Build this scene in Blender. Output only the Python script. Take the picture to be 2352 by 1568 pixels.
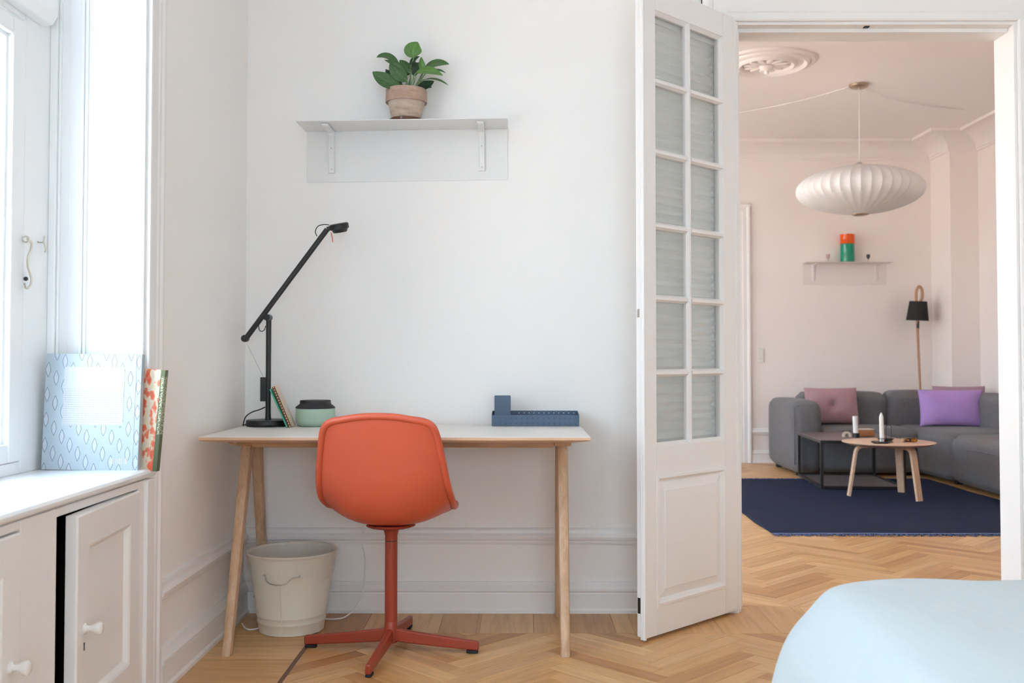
import bpy, bmesh, math, random
from mathutils import Vector, Matrix, Euler
random.seed(7)
for o in list(bpy.data.objects): bpy.data.objects.remove(o)
SC = bpy.context.scene
COL = SC.collection
R = math.radians
PI = math.pi

# ------------------------------------------------------------------ camera
cam_d = bpy.data.cameras.new('camera'); cam = bpy.data.objects.new('camera', cam_d); COL.objects.link(cam)
cam_d.sensor_width = 36.0
cam_d.lens = 2300.0 / 2352.0 * 36.0
cam_d.shift_y = -26.0 / 2352.0
cam.location = (0, 0, 1.0)
cam.rotation_euler = (R(90) + math.atan(64.0/2300.0), 0, math.atan(14.0/2300.0))
cam_d.dof.use_dof = True
cam_d.dof.focus_distance = 3.5
cam_d.dof.aperture_fstop = 4.5
cam_d.clip_start = 0.05
SC.camera = cam

# ------------------------------------------------------------------ sky and exposure
SKY = 22.0
world = bpy.data.worlds.new('overcast_sky'); SC.world = world; world.use_nodes = True
wn = world.node_tree.nodes; wn.clear()
wo = wn.new('ShaderNodeOutputWorld'); wb = wn.new('ShaderNodeBackground')
wb.inputs['Color'].default_value = (0.65, 0.83, 1.0, 1); wb.inputs['Strength'].default_value = SKY
world.node_tree.links.new(wb.outputs[0], wo.inputs[0])
sun_d = bpy.data.lights.new('sun', 'SUN'); sun_d.energy = 150.0; sun_d.color = (1.0, 0.86, 0.70); sun_d.angle = R(0.6)
sun = bpy.data.objects.new('sun', sun_d); COL.objects.link(sun)
sun.rotation_euler = (R(0), R(52), R(18))      # shines from behind the house onto the added front across the street
SC.view_settings.view_transform = 'Standard'
SC.view_settings.look = 'None'
SC.view_settings.exposure = -0.48
SC.view_settings.gamma = 1.0
SC.view_settings.use_curve_mapping = False
SC.cycles.use_denoising = True
SC.cycles.diffuse_bounces = 8
SC.cycles.max_bounces = 12
SC.cycles.adaptive_threshold = 0.02
SC.cycles.transparent_max_bounces = 16
SC.cycles.caustics_reflective = False
SC.cycles.caustics_refractive = False
SC.cycles.sample_clamp_indirect = 8.0

# rooms: x to the right, y away from the camera, z up (metres)
XL = -1.085                 # inner face of the facade wall
YW = 3.98                   # bedroom back wall
YW2 = 4.145                 # its other side
YB = 9.62                   # living room back wall
ZC = 3.05
WINDOWS = [(1.45, 2.90), (-0.85, 0.75), (4.35, 6.4), (6.85, 8.95)]   # niches in the facade: y0, y1
ZNICHE = 2.68
for y0, y1 in WINDOWS:      # sky portals guide the sampling of the daylight through each window
    ld = bpy.data.lights.new('window_portal', 'AREA'); ld.shape = 'RECTANGLE'
    ld.size = ZNICHE - 0.68; ld.size_y = (y1 - y0)
    lo = bpy.data.objects.new('window_portal', ld); COL.objects.link(lo)
    lo.location = (-1.52, (y0+y1)/2, (ZNICHE+0.68)/2); lo.rotation_euler = (0, R(-90), 0)
    ld.cycles.is_portal = True
FWX = (-0.10, 1.20); FWZ = (0.60, 2.15); YF = -2.3         # window added behind the camera for cool light on the low walls
ld = bpy.data.lights.new('window_portal', 'AREA'); ld.shape = 'RECTANGLE'; ld.size = FWX[1]-FWX[0]; ld.size_y = FWZ[1]-FWZ[0]
lo = bpy.data.objects.new('window_portal', ld); COL.objects.link(lo)
lo.location = ((FWX[0]+FWX[1])/2, YF-.17, (FWZ[0]+FWZ[1])/2); lo.rotation_euler = (R(90), 0, 0); ld.cycles.is_portal = True

# ------------------------------------------------------------------ materials
MATS = {}
class N:
    """small helper around a material's node tree"""
    def __init__(s, name):
        s.m = bpy.data.materials.new(name); s.m.use_nodes = True
        s.t = s.m.node_tree; s.b = s.t.nodes['Principled BSDF']; s.out = s.t.nodes['Material Output']
    def n(s, typ, **kw):
        nd = s.t.nodes.new(typ)
        for k, v in kw.items():
            if k in nd.inputs.keys(): nd.inputs[k].default_value = v
            else: setattr(nd, k, v)
        return nd
    def l(s, a, b): s.t.links.new(a, b)
    def math(s, op, a, b=None, c=None):
        nd = s.t.nodes.new('ShaderNodeMath'); nd.operation = op
        for i, v in enumerate((a, b, c)):
            if v is None: continue
            if isinstance(v, (int, float)): nd.inputs[i].default_value = v
            else: s.l(v, nd.inputs[i])
        return nd.outputs[0]
    def mix(s, f, a, b):
        nd = s.t.nodes.new('ShaderNodeMix'); nd.data_type = 'RGBA'
        for i, v in ((0, f), (6, a), (7, b)):
            if isinstance(v, (int, float)): nd.inputs[i].default_value = v
            elif isinstance(v, tuple): nd.inputs[i].default_value = v if len(v) == 4 else (*v, 1)
            else: s.l(v, nd.inputs[i])
        return nd.outputs[2]
    def coords(s, kind='Object', scale=(1, 1, 1)):
        tc = s.n('ShaderNodeTexCoord'); mp = s.n('ShaderNodeMapping')
        mp.inputs['Scale'].default_value = scale; s.l(tc.outputs[kind], mp.inputs[0]); return mp.outputs[0]
    def noise(s, vec, scale, detail=3, rough=0.5):
        nd = s.n('ShaderNodeTexNoise'); nd.inputs['Scale'].default_value = scale
        nd.inputs['Detail'].default_value = detail; nd.inputs['Roughness'].default_value = rough
        s.l(vec, nd.inputs['Vector']); return nd.outputs[0]
    def ramp(s, fac, stops):
        nd = s.n('ShaderNodeValToRGB'); e = nd.color_ramp.elements
        while len(e) < len(stops): e.new(0.5)
        for el, (p, c) in zip(e, stops): el.position = p; el.color = (*c, 1)
        s.l(fac, nd.inputs[0]); return nd.outputs[0]
    def bump(s, h, strength=0.2, dist=0.002):
        nd = s.n('ShaderNodeBump'); nd.inputs['Strength'].default_value = strength; nd.inputs['Distance'].default_value = dist
        s.l(h, nd.inputs['Height']); s.l(nd.outputs[0], s.b.inputs['Normal'])
    def done(s, key): MATS[key] = s.m; return s.m

def srgb(r, g, b):
    f = lambda c: (c/255/12.92) if c/255 <= 0.04045 else ((c/255+0.055)/1.055)**2.4
    return (f(r), f(g), f(b))

def simple(key, col, rough=0.5, metal=0.0, var=0.06, scale=14.0, bump=0.0, bscale=120.0, spec=0.5, coat=0.0):
    """plain painted / moulded surface with slight uneven tone and optional fine relief"""
    m = N(key); m.b.inputs['Roughness'].default_value = rough; m.b.inputs['Metallic'].default_value = metal
    m.b.inputs['Specular IOR Level'].default_value = spec
    m.b.inputs['Coat Weight'].default_value = coat
    v = m.coords('Object')
    lo = tuple(c*(1-var) for c in col); hi = tuple(min(1, c*(1+var)) for c in col)
    m.l(m.mix(m.noise(v, scale), lo, hi), m.b.inputs['Base Color'])
    if bump: m.bump(m.noise(v, bscale, 4), bump, 0.001)
    return m.done(key)

simple('wall_paint', (0.895, 0.872, 0.855), 0.65, var=0.012, scale=1.5, bump=0.10, bscale=60)
simple('living_paint', (0.885, 0.825, 0.80), 0.65, var=0.012, scale=1.5, bump=0.08, bscale=60)
simple('living_ceiling', (0.85, 0.80, 0.785), 0.7, var=0.012, scale=1.5, bump=0.08, bscale=50)
simple('ceiling_paint', (0.90, 0.89, 0.885), 0.7, var=0.012, scale=1.5)
simple('trim_paint', (0.83, 0.815, 0.81), 0.38, var=0.015, scale=4, bump=0.06, bscale=40)
simple('window_paint', (0.86, 0.87, 0.88), 0.3, var=0.012, scale=4, bump=0.04, bscale=30)
simple('door_paint', (0.86, 0.835, 0.825), 0.36, var=0.015, scale=4, bump=0.05, bscale=40)
simple('sill_paint', (0.86, 0.87, 0.88), 0.22, var=0.01, scale=4)
simple('shelf_metal', (0.80, 0.79, 0.785), 0.4, var=0.01)
simple('shelf_metal_warm_light', (0.80, 0.735, 0.71), 0.4, var=0.01)  # white shelf with the far room's warm light put into its colour
simple('hole_light', (0.75, 0.77, 0.8), 0.6)
simple('chair_shell', srgb(198, 88, 62), 0.38, var=0.03, scale=9, bump=0.05, bscale=400)
simple('chair_metal', srgb(146, 56, 36), 0.38, var=0.04, scale=9, bump=0.05, bscale=300)
simple('black_metal', (0.012, 0.012, 0.013), 0.42, var=0.1)
simple('black_rubber', (0.01, 0.01, 0.012), 0.7, var=0.1)
simple('steel', (0.55, 0.54, 0.52), 0.28, metal=1.0, var=0.05)
simple('old_nickel', (0.58, 0.53, 0.45), 0.35, metal=1.0, var=0.15, scale=60)
simple('brass', (0.44, 0.34, 0.25), 0.28, metal=1.0, var=0.1)
simple('mint_ceramic', srgb(163, 190, 172), 0.45, var=0.02)
simple('charcoal_lid', (0.018, 0.017, 0.019), 0.6, var=0.1, bump=0.1, bscale=300)
simple('laminate', (0.76, 0.725, 0.69), 0.45, var=0.02, scale=5, bump=0.05, bscale=500)
simple('cream_enamel', srgb(222, 216, 202), 0.42, var=0.03, scale=8, bump=0.05, bscale=40)
simple('porcelain', (0.84, 0.82, 0.79), 0.2, var=0.02)
simple('cabinet_inside_shade', (0.012, 0.011, 0.010), 0.8, var=0.2)  # near-black colour paints in the shade behind the ajar door
simple('red_plastic', srgb(232, 74, 48), 0.4)
simple('white_plastic', (0.80, 0.79, 0.77), 0.4, var=0.01)
simple('candle_wax', (0.88, 0.87, 0.85), 0.45, var=0.01)
simple('lamp_shade_black', (0.012, 0.012, 0.013), 0.85, var=0.1, bump=0.2, bscale=300)
simple('taupe_metal', srgb(110, 98, 98), 0.4, var=0.04)
simple('paper', (0.80, 0.77, 0.70), 0.8, var=0.05, scale=200)
simple('teal_cover', srgb(70, 160, 135), 0.45, var=0.15, scale=60)
simple('soil', (0.03, 0.02, 0.013), 0.95, var=0.4, scale=80, bump=0.6, bscale=90)
simple('leaf_stem', srgb(112, 140, 92), 0.5, var=0.1)
simple('cushion_button', srgb(140, 110, 118), 0.8)
simple('pendant_skin', (0.80, 0.79, 0.79), 0.55, var=0.015)
simple('pale_lid', srgb(214, 196, 178), 0.5)
simple('render_facade', (0.72, 0.60, 0.52), 0.9, var=0.06, scale=0.6)
simple('dark_joint', (0.05, 0.028, 0.014), 0.8, var=0.2)
simple('walnut_strip', srgb(96, 56, 32), 0.4, var=0.15, scale=30)
simple('saucer_glaze', srgb(92, 58, 46), 0.16, var=0.15, scale=30)
simple('mattress_cloth', (0.7, 0.7, 0.69), 0.85, var=0.02)

def wood(key, c0, c1, axis='Z', rough=0.42, ring=1.0):
    """straight grained timber; axis is the object's grain direction"""
    m = N(key); m.b.inputs['Roughness'].default_value = rough
    sc = {'X': (1.2, 26, 26), 'Y': (26, 1.2, 26), 'Z': (26, 26, 1.2)}[axis]
    v = m.coords('Object', sc)
    n1 = m.noise(v, 1.6*ring, 5, 0.6); n2 = m.noise(v, 7.0, 3, 0.6)
    f = m.math('ADD', m.math('MULTIPLY', n1, 0.7), m.math('MULTIPLY', n2, 0.3))
    m.l(m.ramp(f, [(0.32, c0), (0.52, tuple((a+b)/2 for a, b in zip(c0, c1))), (0.7, c1)]), m.b.inputs['Base Color'])
    m.bump(f, 0.12, 0.0006)
    return m.done(key)
wood('oak_leg', srgb(180, 142, 108), srgb(212, 182, 152), 'Z')
wood('oak_rail', srgb(168, 122, 82), srgb(206, 166, 126), 'X')
wood('ply_edge', srgb(190, 150, 116), srgb(224, 190, 160), 'X')
wood('table_oak', srgb(196, 160, 132), srgb(222, 190, 162), 'X')
wood('lamp_wood', srgb(150, 112, 82), srgb(190, 152, 120), 'Z')
wood('box_wood', srgb(160, 104, 62), srgb(196, 140, 92), 'X')
wood('bed_wood', srgb(150, 110, 70), srgb(190, 150, 105), 'X')

def parquet(key, individual):
    """oak stave: grain runs along u; tone differs from stave to stave"""
    m = N(key); m.b.inputs['Roughness'].default_value = 0.36
    if individual:
        oi = m.n('ShaderNodeObjectInfo'); rnd = oi.outputs['Random']
    else:
        at = m.n('ShaderNodeAttribute'); at.attribute_name = 'tone'; rnd = at.outputs['Fac']
    uv = m.n('ShaderNodeUVMap'); uv.uv_map = 'grain'
    comb = m.n('ShaderNodeCombineXYZ')
    m.l(m.math('MULTIPLY', rnd, 37.0), comb.inputs[0]); m.l(m.math('MULTIPLY', rnd, 91.0), comb.inputs[1])
    ad = m.n('ShaderNodeVectorMath'); ad.operation = 'ADD'; m.l(uv.outputs[0], ad.inputs[0]); m.l(comb.outputs[0], ad.inputs[1])
    mp = m.n('ShaderNodeMapping'); mp.inputs['Scale'].default_value = (2.2, 34.0, 1); m.l(ad.outputs[0], mp.inputs[0])
    g1 = m.noise(mp.outputs[0], 1.2, 5, 0.6)
    mp2 = m.n('ShaderNodeMapping'); mp2.inputs['Scale'].default_value = (7, 190.0, 1); m.l(ad.outputs[0], mp2.inputs[0])
    g2 = m.noise(mp2.outputs[0], 1.0, 3, 0.6)
    base = m.ramp(rnd, [(0.0, srgb(176, 126, 74)), (0.25, srgb(200, 154, 100)), (0.5, srgb(210, 166, 112)), (0.75, srgb(202, 158, 110)), (1.0, srgb(222, 182, 128))])
    grain = m.math('ADD', m.math('MULTIPLY', g1, 0.75), m.math('MULTIPLY', g2, 0.25))
    k = m.ramp(grain, [(0.28, (0.62, 0.56, 0.50)), (0.5, (0.93, 0.92, 0.91)), (0.72, (1.08, 1.08, 1.08))])
    mul = m.n('ShaderNodeMix'); mul.data_type = 'RGBA'; mul.blend_type = 'MULTIPLY'; mul.inputs[0].default_value = 1.0
    m.l(base, mul.inputs[6]); m.l(k, mul.inputs[7]); m.l(mul.outputs[2], m.b.inputs['Base Color'])
    m.bump(grain, 0.10, 0.0006)
    return m.done(key)
parquet('parquet', True); parquet('parquet_field', False)

def fabric(key, col, scale=500.0, var=0.18, patch_col=None, big=0.06, stretch=(1, 1, 1), wrinkle=0.0):
    m = N(key); m.b.inputs['Roughness'].default_value = 0.95; m.b.inputs['Specular IOR Level'].default_value = 0.15
    m.b.inputs['Sheen Weight'].default_value = 0.0 if 'rug' in key else 0.1
    v = m.coords('Object')
    w = m.noise(m.coords('Object', stretch), scale, 3, 0.65); b = m.noise(v, 3.5, 3)
    c = m.mix(w, tuple(x*(1-var) for x in col), tuple(min(1, x*(1+var)) for x in col))
    c = m.mix(m.math('MULTIPLY', b, big*4), c, tuple(x*0.75 for x in col))
    if patch_col:
        f = m.ramp(m.noise(v, 2.3, 2), [(0.55, (0, 0, 0)), (0.75, (1, 1, 1))])  # soft random patches blended towards a second tone
        c = m.mix(m.math('MULTIPLY', f, 0.35), c, patch_col)
    m.l(c, m.b.inputs['Base Color'])
    if wrinkle: m.bump(m.noise(m.coords('Object', (1.0, 0.55, 1.0)), 7.0, 4, 0.55), 0.5, wrinkle)
    else: m.bump(w, 0.35, 0.001)
    return m.done(key)
fabric('sofa_grey', srgb(110, 110, 114), 75, 0.34, patch_col=srgb(112, 88, 80))
fabric('mauve_cloth', srgb(172, 138, 147), 380, 0.1)
fabric('mauve_cloth_dull', srgb(164, 136, 152), 380, 0.1)
fabric('purple_cloth', srgb(178, 146, 212), 380, 0.06)
fabric('bedspread_cloth', srgb(194, 203, 206), 700, 0.03, big=0.0, wrinkle=0.02)
fabric('rug_navy', srgb(32, 39, 64), 1.0, 0.5, stretch=(5, 85, 1))
fabric('fringe_blue', srgb(78, 90, 126), 200, 0.25)

def pane_glass():
    m = N('pane_glass')
    tr = m.n('ShaderNodeBsdfTransparent'); tr.inputs[0].default_value = (0.96, 0.97, 0.965, 1)
    gl = m.n('ShaderNodeBsdfGlossy'); gl.inputs['Roughness'].default_value = 0.02
    fr = m.n('ShaderNodeFresnel'); m.l(m.math('SUBTRACT', 1.5, m.math('MULTIPLY', m.n('ShaderNodeNewGeometry').outputs['Backfacing'], 0.83333)), fr.inputs['IOR'])
    mx = m.n('ShaderNodeMixShader'); m.l(fr.outputs[0], mx.inputs[0]); m.l(tr.outputs[0], mx.inputs[1]); m.l(gl.outputs[0], mx.inputs[2])
    m.l(mx.outputs[0], m.out.inputs[0]); return m.done('pane_glass')
pane_glass()
def tinted(key, col, rough=0.05):
    m = N(key); b = m.b
    b.inputs['Base Color'].default_value = (*col, 1); b.inputs['Roughness'].default_value = rough
    b.inputs['Transmission Weight'].default_value = 0.30; b.inputs['IOR'].default_value = 1.45
    v = m.coords('Object'); m.l(m.mix(m.noise(v, 20), tuple(c*.92 for c in col), col), b.inputs['Base Color'])
    return m.done(key)
tinted('green_glass', srgb(0, 150, 120)); tinted('orange_glass', srgb(240, 92, 10))
tinted('pink_glass', srgb(236, 200, 196)); tinted('smoke_glass', srgb(96, 92, 90))

def translucent(key, col, t=0.4, rough=0.5, alpha=1.0):
    m = N(key); m.b.inputs['Roughness'].default_value = rough
    v = m.coords('Object')
    m.l(m.mix(m.noise(v, 30), tuple(c*.95 for c in col), col), m.b.inputs['Base Color'])
    tl = m.n('ShaderNodeBsdfTranslucent'); tl.inputs[0].default_value = (*col, 1)
    mx = m.n('ShaderNodeMixShader'); mx.inputs[0].default_value = t
    m.l(m.b.outputs[0], mx.inputs[1]); m.l(tl.outputs[0], mx.inputs[2]); last = mx.outputs[0]
    if alpha < 1:
        tr = m.n('ShaderNodeBsdfTransparent'); m2 = m.n('ShaderNodeMixShader'); m2.inputs[0].default_value = alpha
        m.l(tr.outputs[0], m2.inputs[1]); m.l(last, m2.inputs[2]); last = m2.outputs[0]
    m.l(last, m.out.inputs[0]); return m.done(key)
translucent('pleated_cloth', (0.80, 0.79, 0.77), 0.25, 0.8)
translucent('bin_bag', (0.95, 0.945, 0.93), 0.30, 0.22, 0.26)

def leaf_mat(key, dark, light):
    m = N(key); m.b.inputs['Roughness'].default_value = 0.42
    uv = m.n('ShaderNodeUVMap'); uv.uv_map = 'leaf'
    sp = m.n('ShaderNodeSeparateXYZ'); m.l(uv.outputs[0], sp.inputs[0])
    au = m.math('ABSOLUTE', sp.outputs[0])
    vein = m.math('SINE', m.math('ADD', m.math('MULTIPLY', sp.outputs[1], 46.0), m.math('MULTIPLY', au, -16.0)))
    vf = m.math('MULTIPLY', m.math('GREATER_THAN', vein, 0.72), 0.35)
    mid = m.math('LESS_THAN', au, 0.06)
    f = m.math('MAXIMUM', vf, m.math('MULTIPLY', mid, 0.6))
    n = m.noise(m.coords('Object'), 60, 3)
    c = m.mix(n, dark, light); c = m.mix(f, c, tuple(min(1, x*1.5) for x in light))
    m.l(c, m.b.inputs['Base Color'])
    tl = m.n('ShaderNodeBsdfTranslucent'); m.l(c, tl.inputs[0]); mx = m.n('ShaderNodeMixShader'); mx.inputs[0].default_value = 0.22
    m.l(m.b.outputs[0], mx.inputs[1]); m.l(tl.outputs[0], mx.inputs[2]); m.l(mx.outputs[0], m.out.inputs[0])
    m.bump(vf, 0.3, 0.001); return m.done(key)
leaf_mat('leaf', srgb(44, 80, 40), srgb(84, 122, 68)); leaf_mat('leaf_young', srgb(62, 108, 44), srgb(104, 148, 72)); leaf_mat('leaf_dark', srgb(26, 46, 28), srgb(46, 74, 44))

def terracotta(key, c0, c1):
    m = N(key); m.b.inputs['Roughness'].default_value = 0.85
    v = m.coords('Object', (1, 1, 3)); a = m.noise(v, 9, 5, 0.65); b = m.noise(v, 40, 4)
    f = m.math('ADD', m.math('MULTIPLY', a, 0.7), m.math('MULTIPLY', b, 0.3))
    m.l(m.ramp(f, [(0.35, c0), (0.65, c1)]), m.b.inputs['Base Color']); m.bump(b, 0.25, 0.001); return m.done(key)
terracotta('terracotta_rim', srgb(158, 128, 110), srgb(188, 162, 146))
terracotta('terracotta_chalky', srgb(166, 142, 124), srgb(206, 192, 178))

def dotted_blue():
    m = N('perforated_blue'); m.b.inputs['Roughness'].default_value = 0.45
    tc = m.n('ShaderNodeTexCoord'); sp = m.n('ShaderNodeSeparateXYZ'); m.l(tc.outputs['Object'], sp.inputs[0])
    def cell(c, pitch, off):
        q = m.math('ADD', m.math('DIVIDE', c, pitch), off); return m.math('MULTIPLY', m.math('SUBTRACT', m.math('FRACT', q), 0.5), pitch)
    dx = cell(sp.outputs[0], 0.0205, 0.0); dz = cell(sp.outputs[2], 0.0205, 0.0)
    d2 = m.math('ADD', m.math('MULTIPLY', dx, dx), m.math('MULTIPLY', dz, dz))
    f = m.math('LESS_THAN', d2, 0.0019**2)
    n = m.noise(tc.outputs['Object'], 12)
    m.l(m.mix(f, m.mix(n, srgb(60, 80, 104), srgb(70, 90, 114)), (0.015, 0.02, 0.03)), m.b.inputs['Base Color']); return m.done('perforated_blue')
dotted_blue()
simple('blue_metal', srgb(60, 80, 104), 0.45, var=0.05)

def leaf_cover():
    """pale cover printed with rows of outlined pointed leaf shapes"""
    m = N('leaf_print'); m.b.inputs['Roughness'].default_value = 0.35
    tc = m.n('ShaderNodeTexCoord'); sp = m.n('ShaderNodeSeparateXYZ'); m.l(tc.outputs['Object'], sp.inputs[0])
    P = 0.0707; q = P/3
    x = m.math('ADD', sp.outputs[0], 0.011); z = m.math('ADD', sp.outputs[2], 0.0)
    i = m.math('ROUND', m.math('DIVIDE', x, q)); lx = m.math('SUBTRACT', x, m.math('MULTIPLY', i, q))
    z2 = m.math('ADD', z, m.math('MULTIPLY', i, q))
    lz = m.math('SUBTRACT', z2, m.math('MULTIPLY', m.math('ROUND', m.math('DIVIDE', z2, P)), P))
    zz = m.math('DIVIDE', lz, 0.0215)
    r = m.math('ADD', m.math('DIVIDE', m.math('ABSOLUTE', lx), 0.0074), m.math('POWER', m.math('ABSOLUTE', zz), 1.6))
    line = m.math('LESS_THAN', m.math('ABSOLUTE', m.math('SUBTRACT', r, 0.93)), 0.10)
    inside = m.math('LESS_THAN', r, 0.9)
    n = m.noise(tc.outputs['Object'], 25, 3)
    base = m.mix(n, srgb(160, 172, 182), srgb(170, 181, 190))
    c = m.mix(inside, base, srgb(178, 187, 195))
    m.l(m.mix(m.math('MULTIPLY', line, m.math('ADD', 0.45, m.math('MULTIPLY', n, 0.6))), c, srgb(34, 38, 58)), m.b.inputs['Base Color'])
    return m.done('leaf_print')
leaf_cover()
def lined_label(key, base, ink, pitch, duty, lo=None):
    m = N(key); m.b.inputs['Roughness'].default_value = 0.4
    tc = m.n('ShaderNodeTexCoord'); sp = m.n('ShaderNodeSeparateXYZ'); m.l(tc.outputs['Object'], sp.inputs[0])
    fz = m.math('FRACT', m.math('DIVIDE', sp.outputs[2], pitch))
    v = m.coords('Object', (1, 1, 1)); nx = m.noise(m.coords('Object', (420, 1, 30)), 1.0, 1)
    f = m.math('MULTIPLY', m.math('LESS_THAN', fz, duty), m.math('GREATER_THAN', nx, 0.42))
    if lo is not None: f = m.math('MULTIPLY', f, m.math('LESS_THAN', sp.outputs[2], lo))
    m.l(m.mix(f, base, ink), m.b.inputs['Base Color']); return m.done(key)
lined_label('label_text', srgb(186, 189, 192), srgb(156, 160, 168), 0.0062, 0.28, 0.02)
def barcode():
    m = N('barcode'); tc = m.n('ShaderNodeTexCoord'); n = m.noise(m.coords('Object', (900, 1, 1)), 1.0, 0)
    m.l(m.mix(m.math('GREATER_THAN', n, 0.52), srgb(206, 208, 212), srgb(110, 118, 142)), m.b.inputs['Base Color']); return m.done('barcode')
barcode()
def coral_cover():
    m = N('coral_print'); m.b.inputs['Roughness'].default_value = 0.45
    v = m.coords('Object', (1, 1, 0.6)); n = m.noise(v, 48, 5, 0.6); w = m.n('ShaderNodeTexVoronoi'); w.inputs['Scale'].default_value = 70; m.l(v, w.inputs['Vector'])
    f = m.math('ADD', m.math('MULTIPLY', n, 0.7), m.math('MULTIPLY', w.outputs[0], 0.35))
    m.l(m.ramp(f, [(0.40, srgb(232, 104, 74)), (0.50, srgb(238, 138, 108)), (0.56, srgb(240, 226, 202)), (0.8, srgb(226, 214, 186))]), m.b.inputs['Base Color']); return m.done('coral_print')
coral_cover()
def spine_text(key, base, ink, axis_scale, lim):
    m = N(key); m.b.inputs['Roughness'].default_value = 0.5
    tc = m.n('ShaderNodeTexCoord'); sp = m.n('ShaderNodeSeparateXYZ'); m.l(tc.outputs['Object'], sp.inputs[0])
    n = m.noise(m.coords('Object', axis_scale), 1.0, 1)
    f = m.math('GREATER_THAN', n, 0.5)
    for ch, lo, hi in lim:
        f = m.math('MULTIPLY', f, m.math('MULTIPLY', m.math('GREATER_THAN', sp.outputs[ch], lo), m.math('LESS_THAN', sp.outputs[ch], hi)))
    m.l(m.mix(f, base, ink), m.b.inputs['Base Color']); return m.done(key)
spine_text('green_spine', srgb(84, 96, 66), srgb(196, 196, 168), (260, 260, 420), [(2, -0.04, 0.125), (0, -0.003, 0.004)])
def dotted_spine():
    m = N('dotted_spine'); m.b.inputs['Roughness'].default_value = 0.6
    tc = m.n('ShaderNodeTexCoord'); sp = m.n('ShaderNodeSeparateXYZ'); m.l(tc.outputs['Object'], sp.inputs[0])
    dz = m.math('SUBTRACT', m.math('MULTIPLY', m.math('FRACT', m.math('DIVIDE', sp.outputs[2], 0.0105)), 0.0105), 0.00525)
    d2 = m.math('ADD', m.math('MULTIPLY', dz, dz), m.math('MULTIPLY', sp.outputs[0], sp.outputs[0]))
    f = m.math('LESS_THAN', d2, 0.0021**2)
    m.l(m.mix(f, m.mix(m.noise(tc.outputs['Object'], 90), srgb(86, 56, 34), srgb(120, 84, 52)), srgb(232, 204, 170)), m.b.inputs['Base Color']); return m.done('dotted_spine')
dotted_spine()
def tortoise():
    m = N('tortoiseshell'); m.b.inputs['Roughness'].default_value = 0.2
    n = m.noise(m.coords('Object'), 45, 3)
    m.l(m.ramp(n, [(0.42, (0.02, 0.012, 0.008)), (0.55, srgb(120, 66, 18)), (0.66, srgb(206, 140, 40))]), m.b.inputs['Base Color']); return m.done('tortoiseshell')
tortoise()
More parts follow.
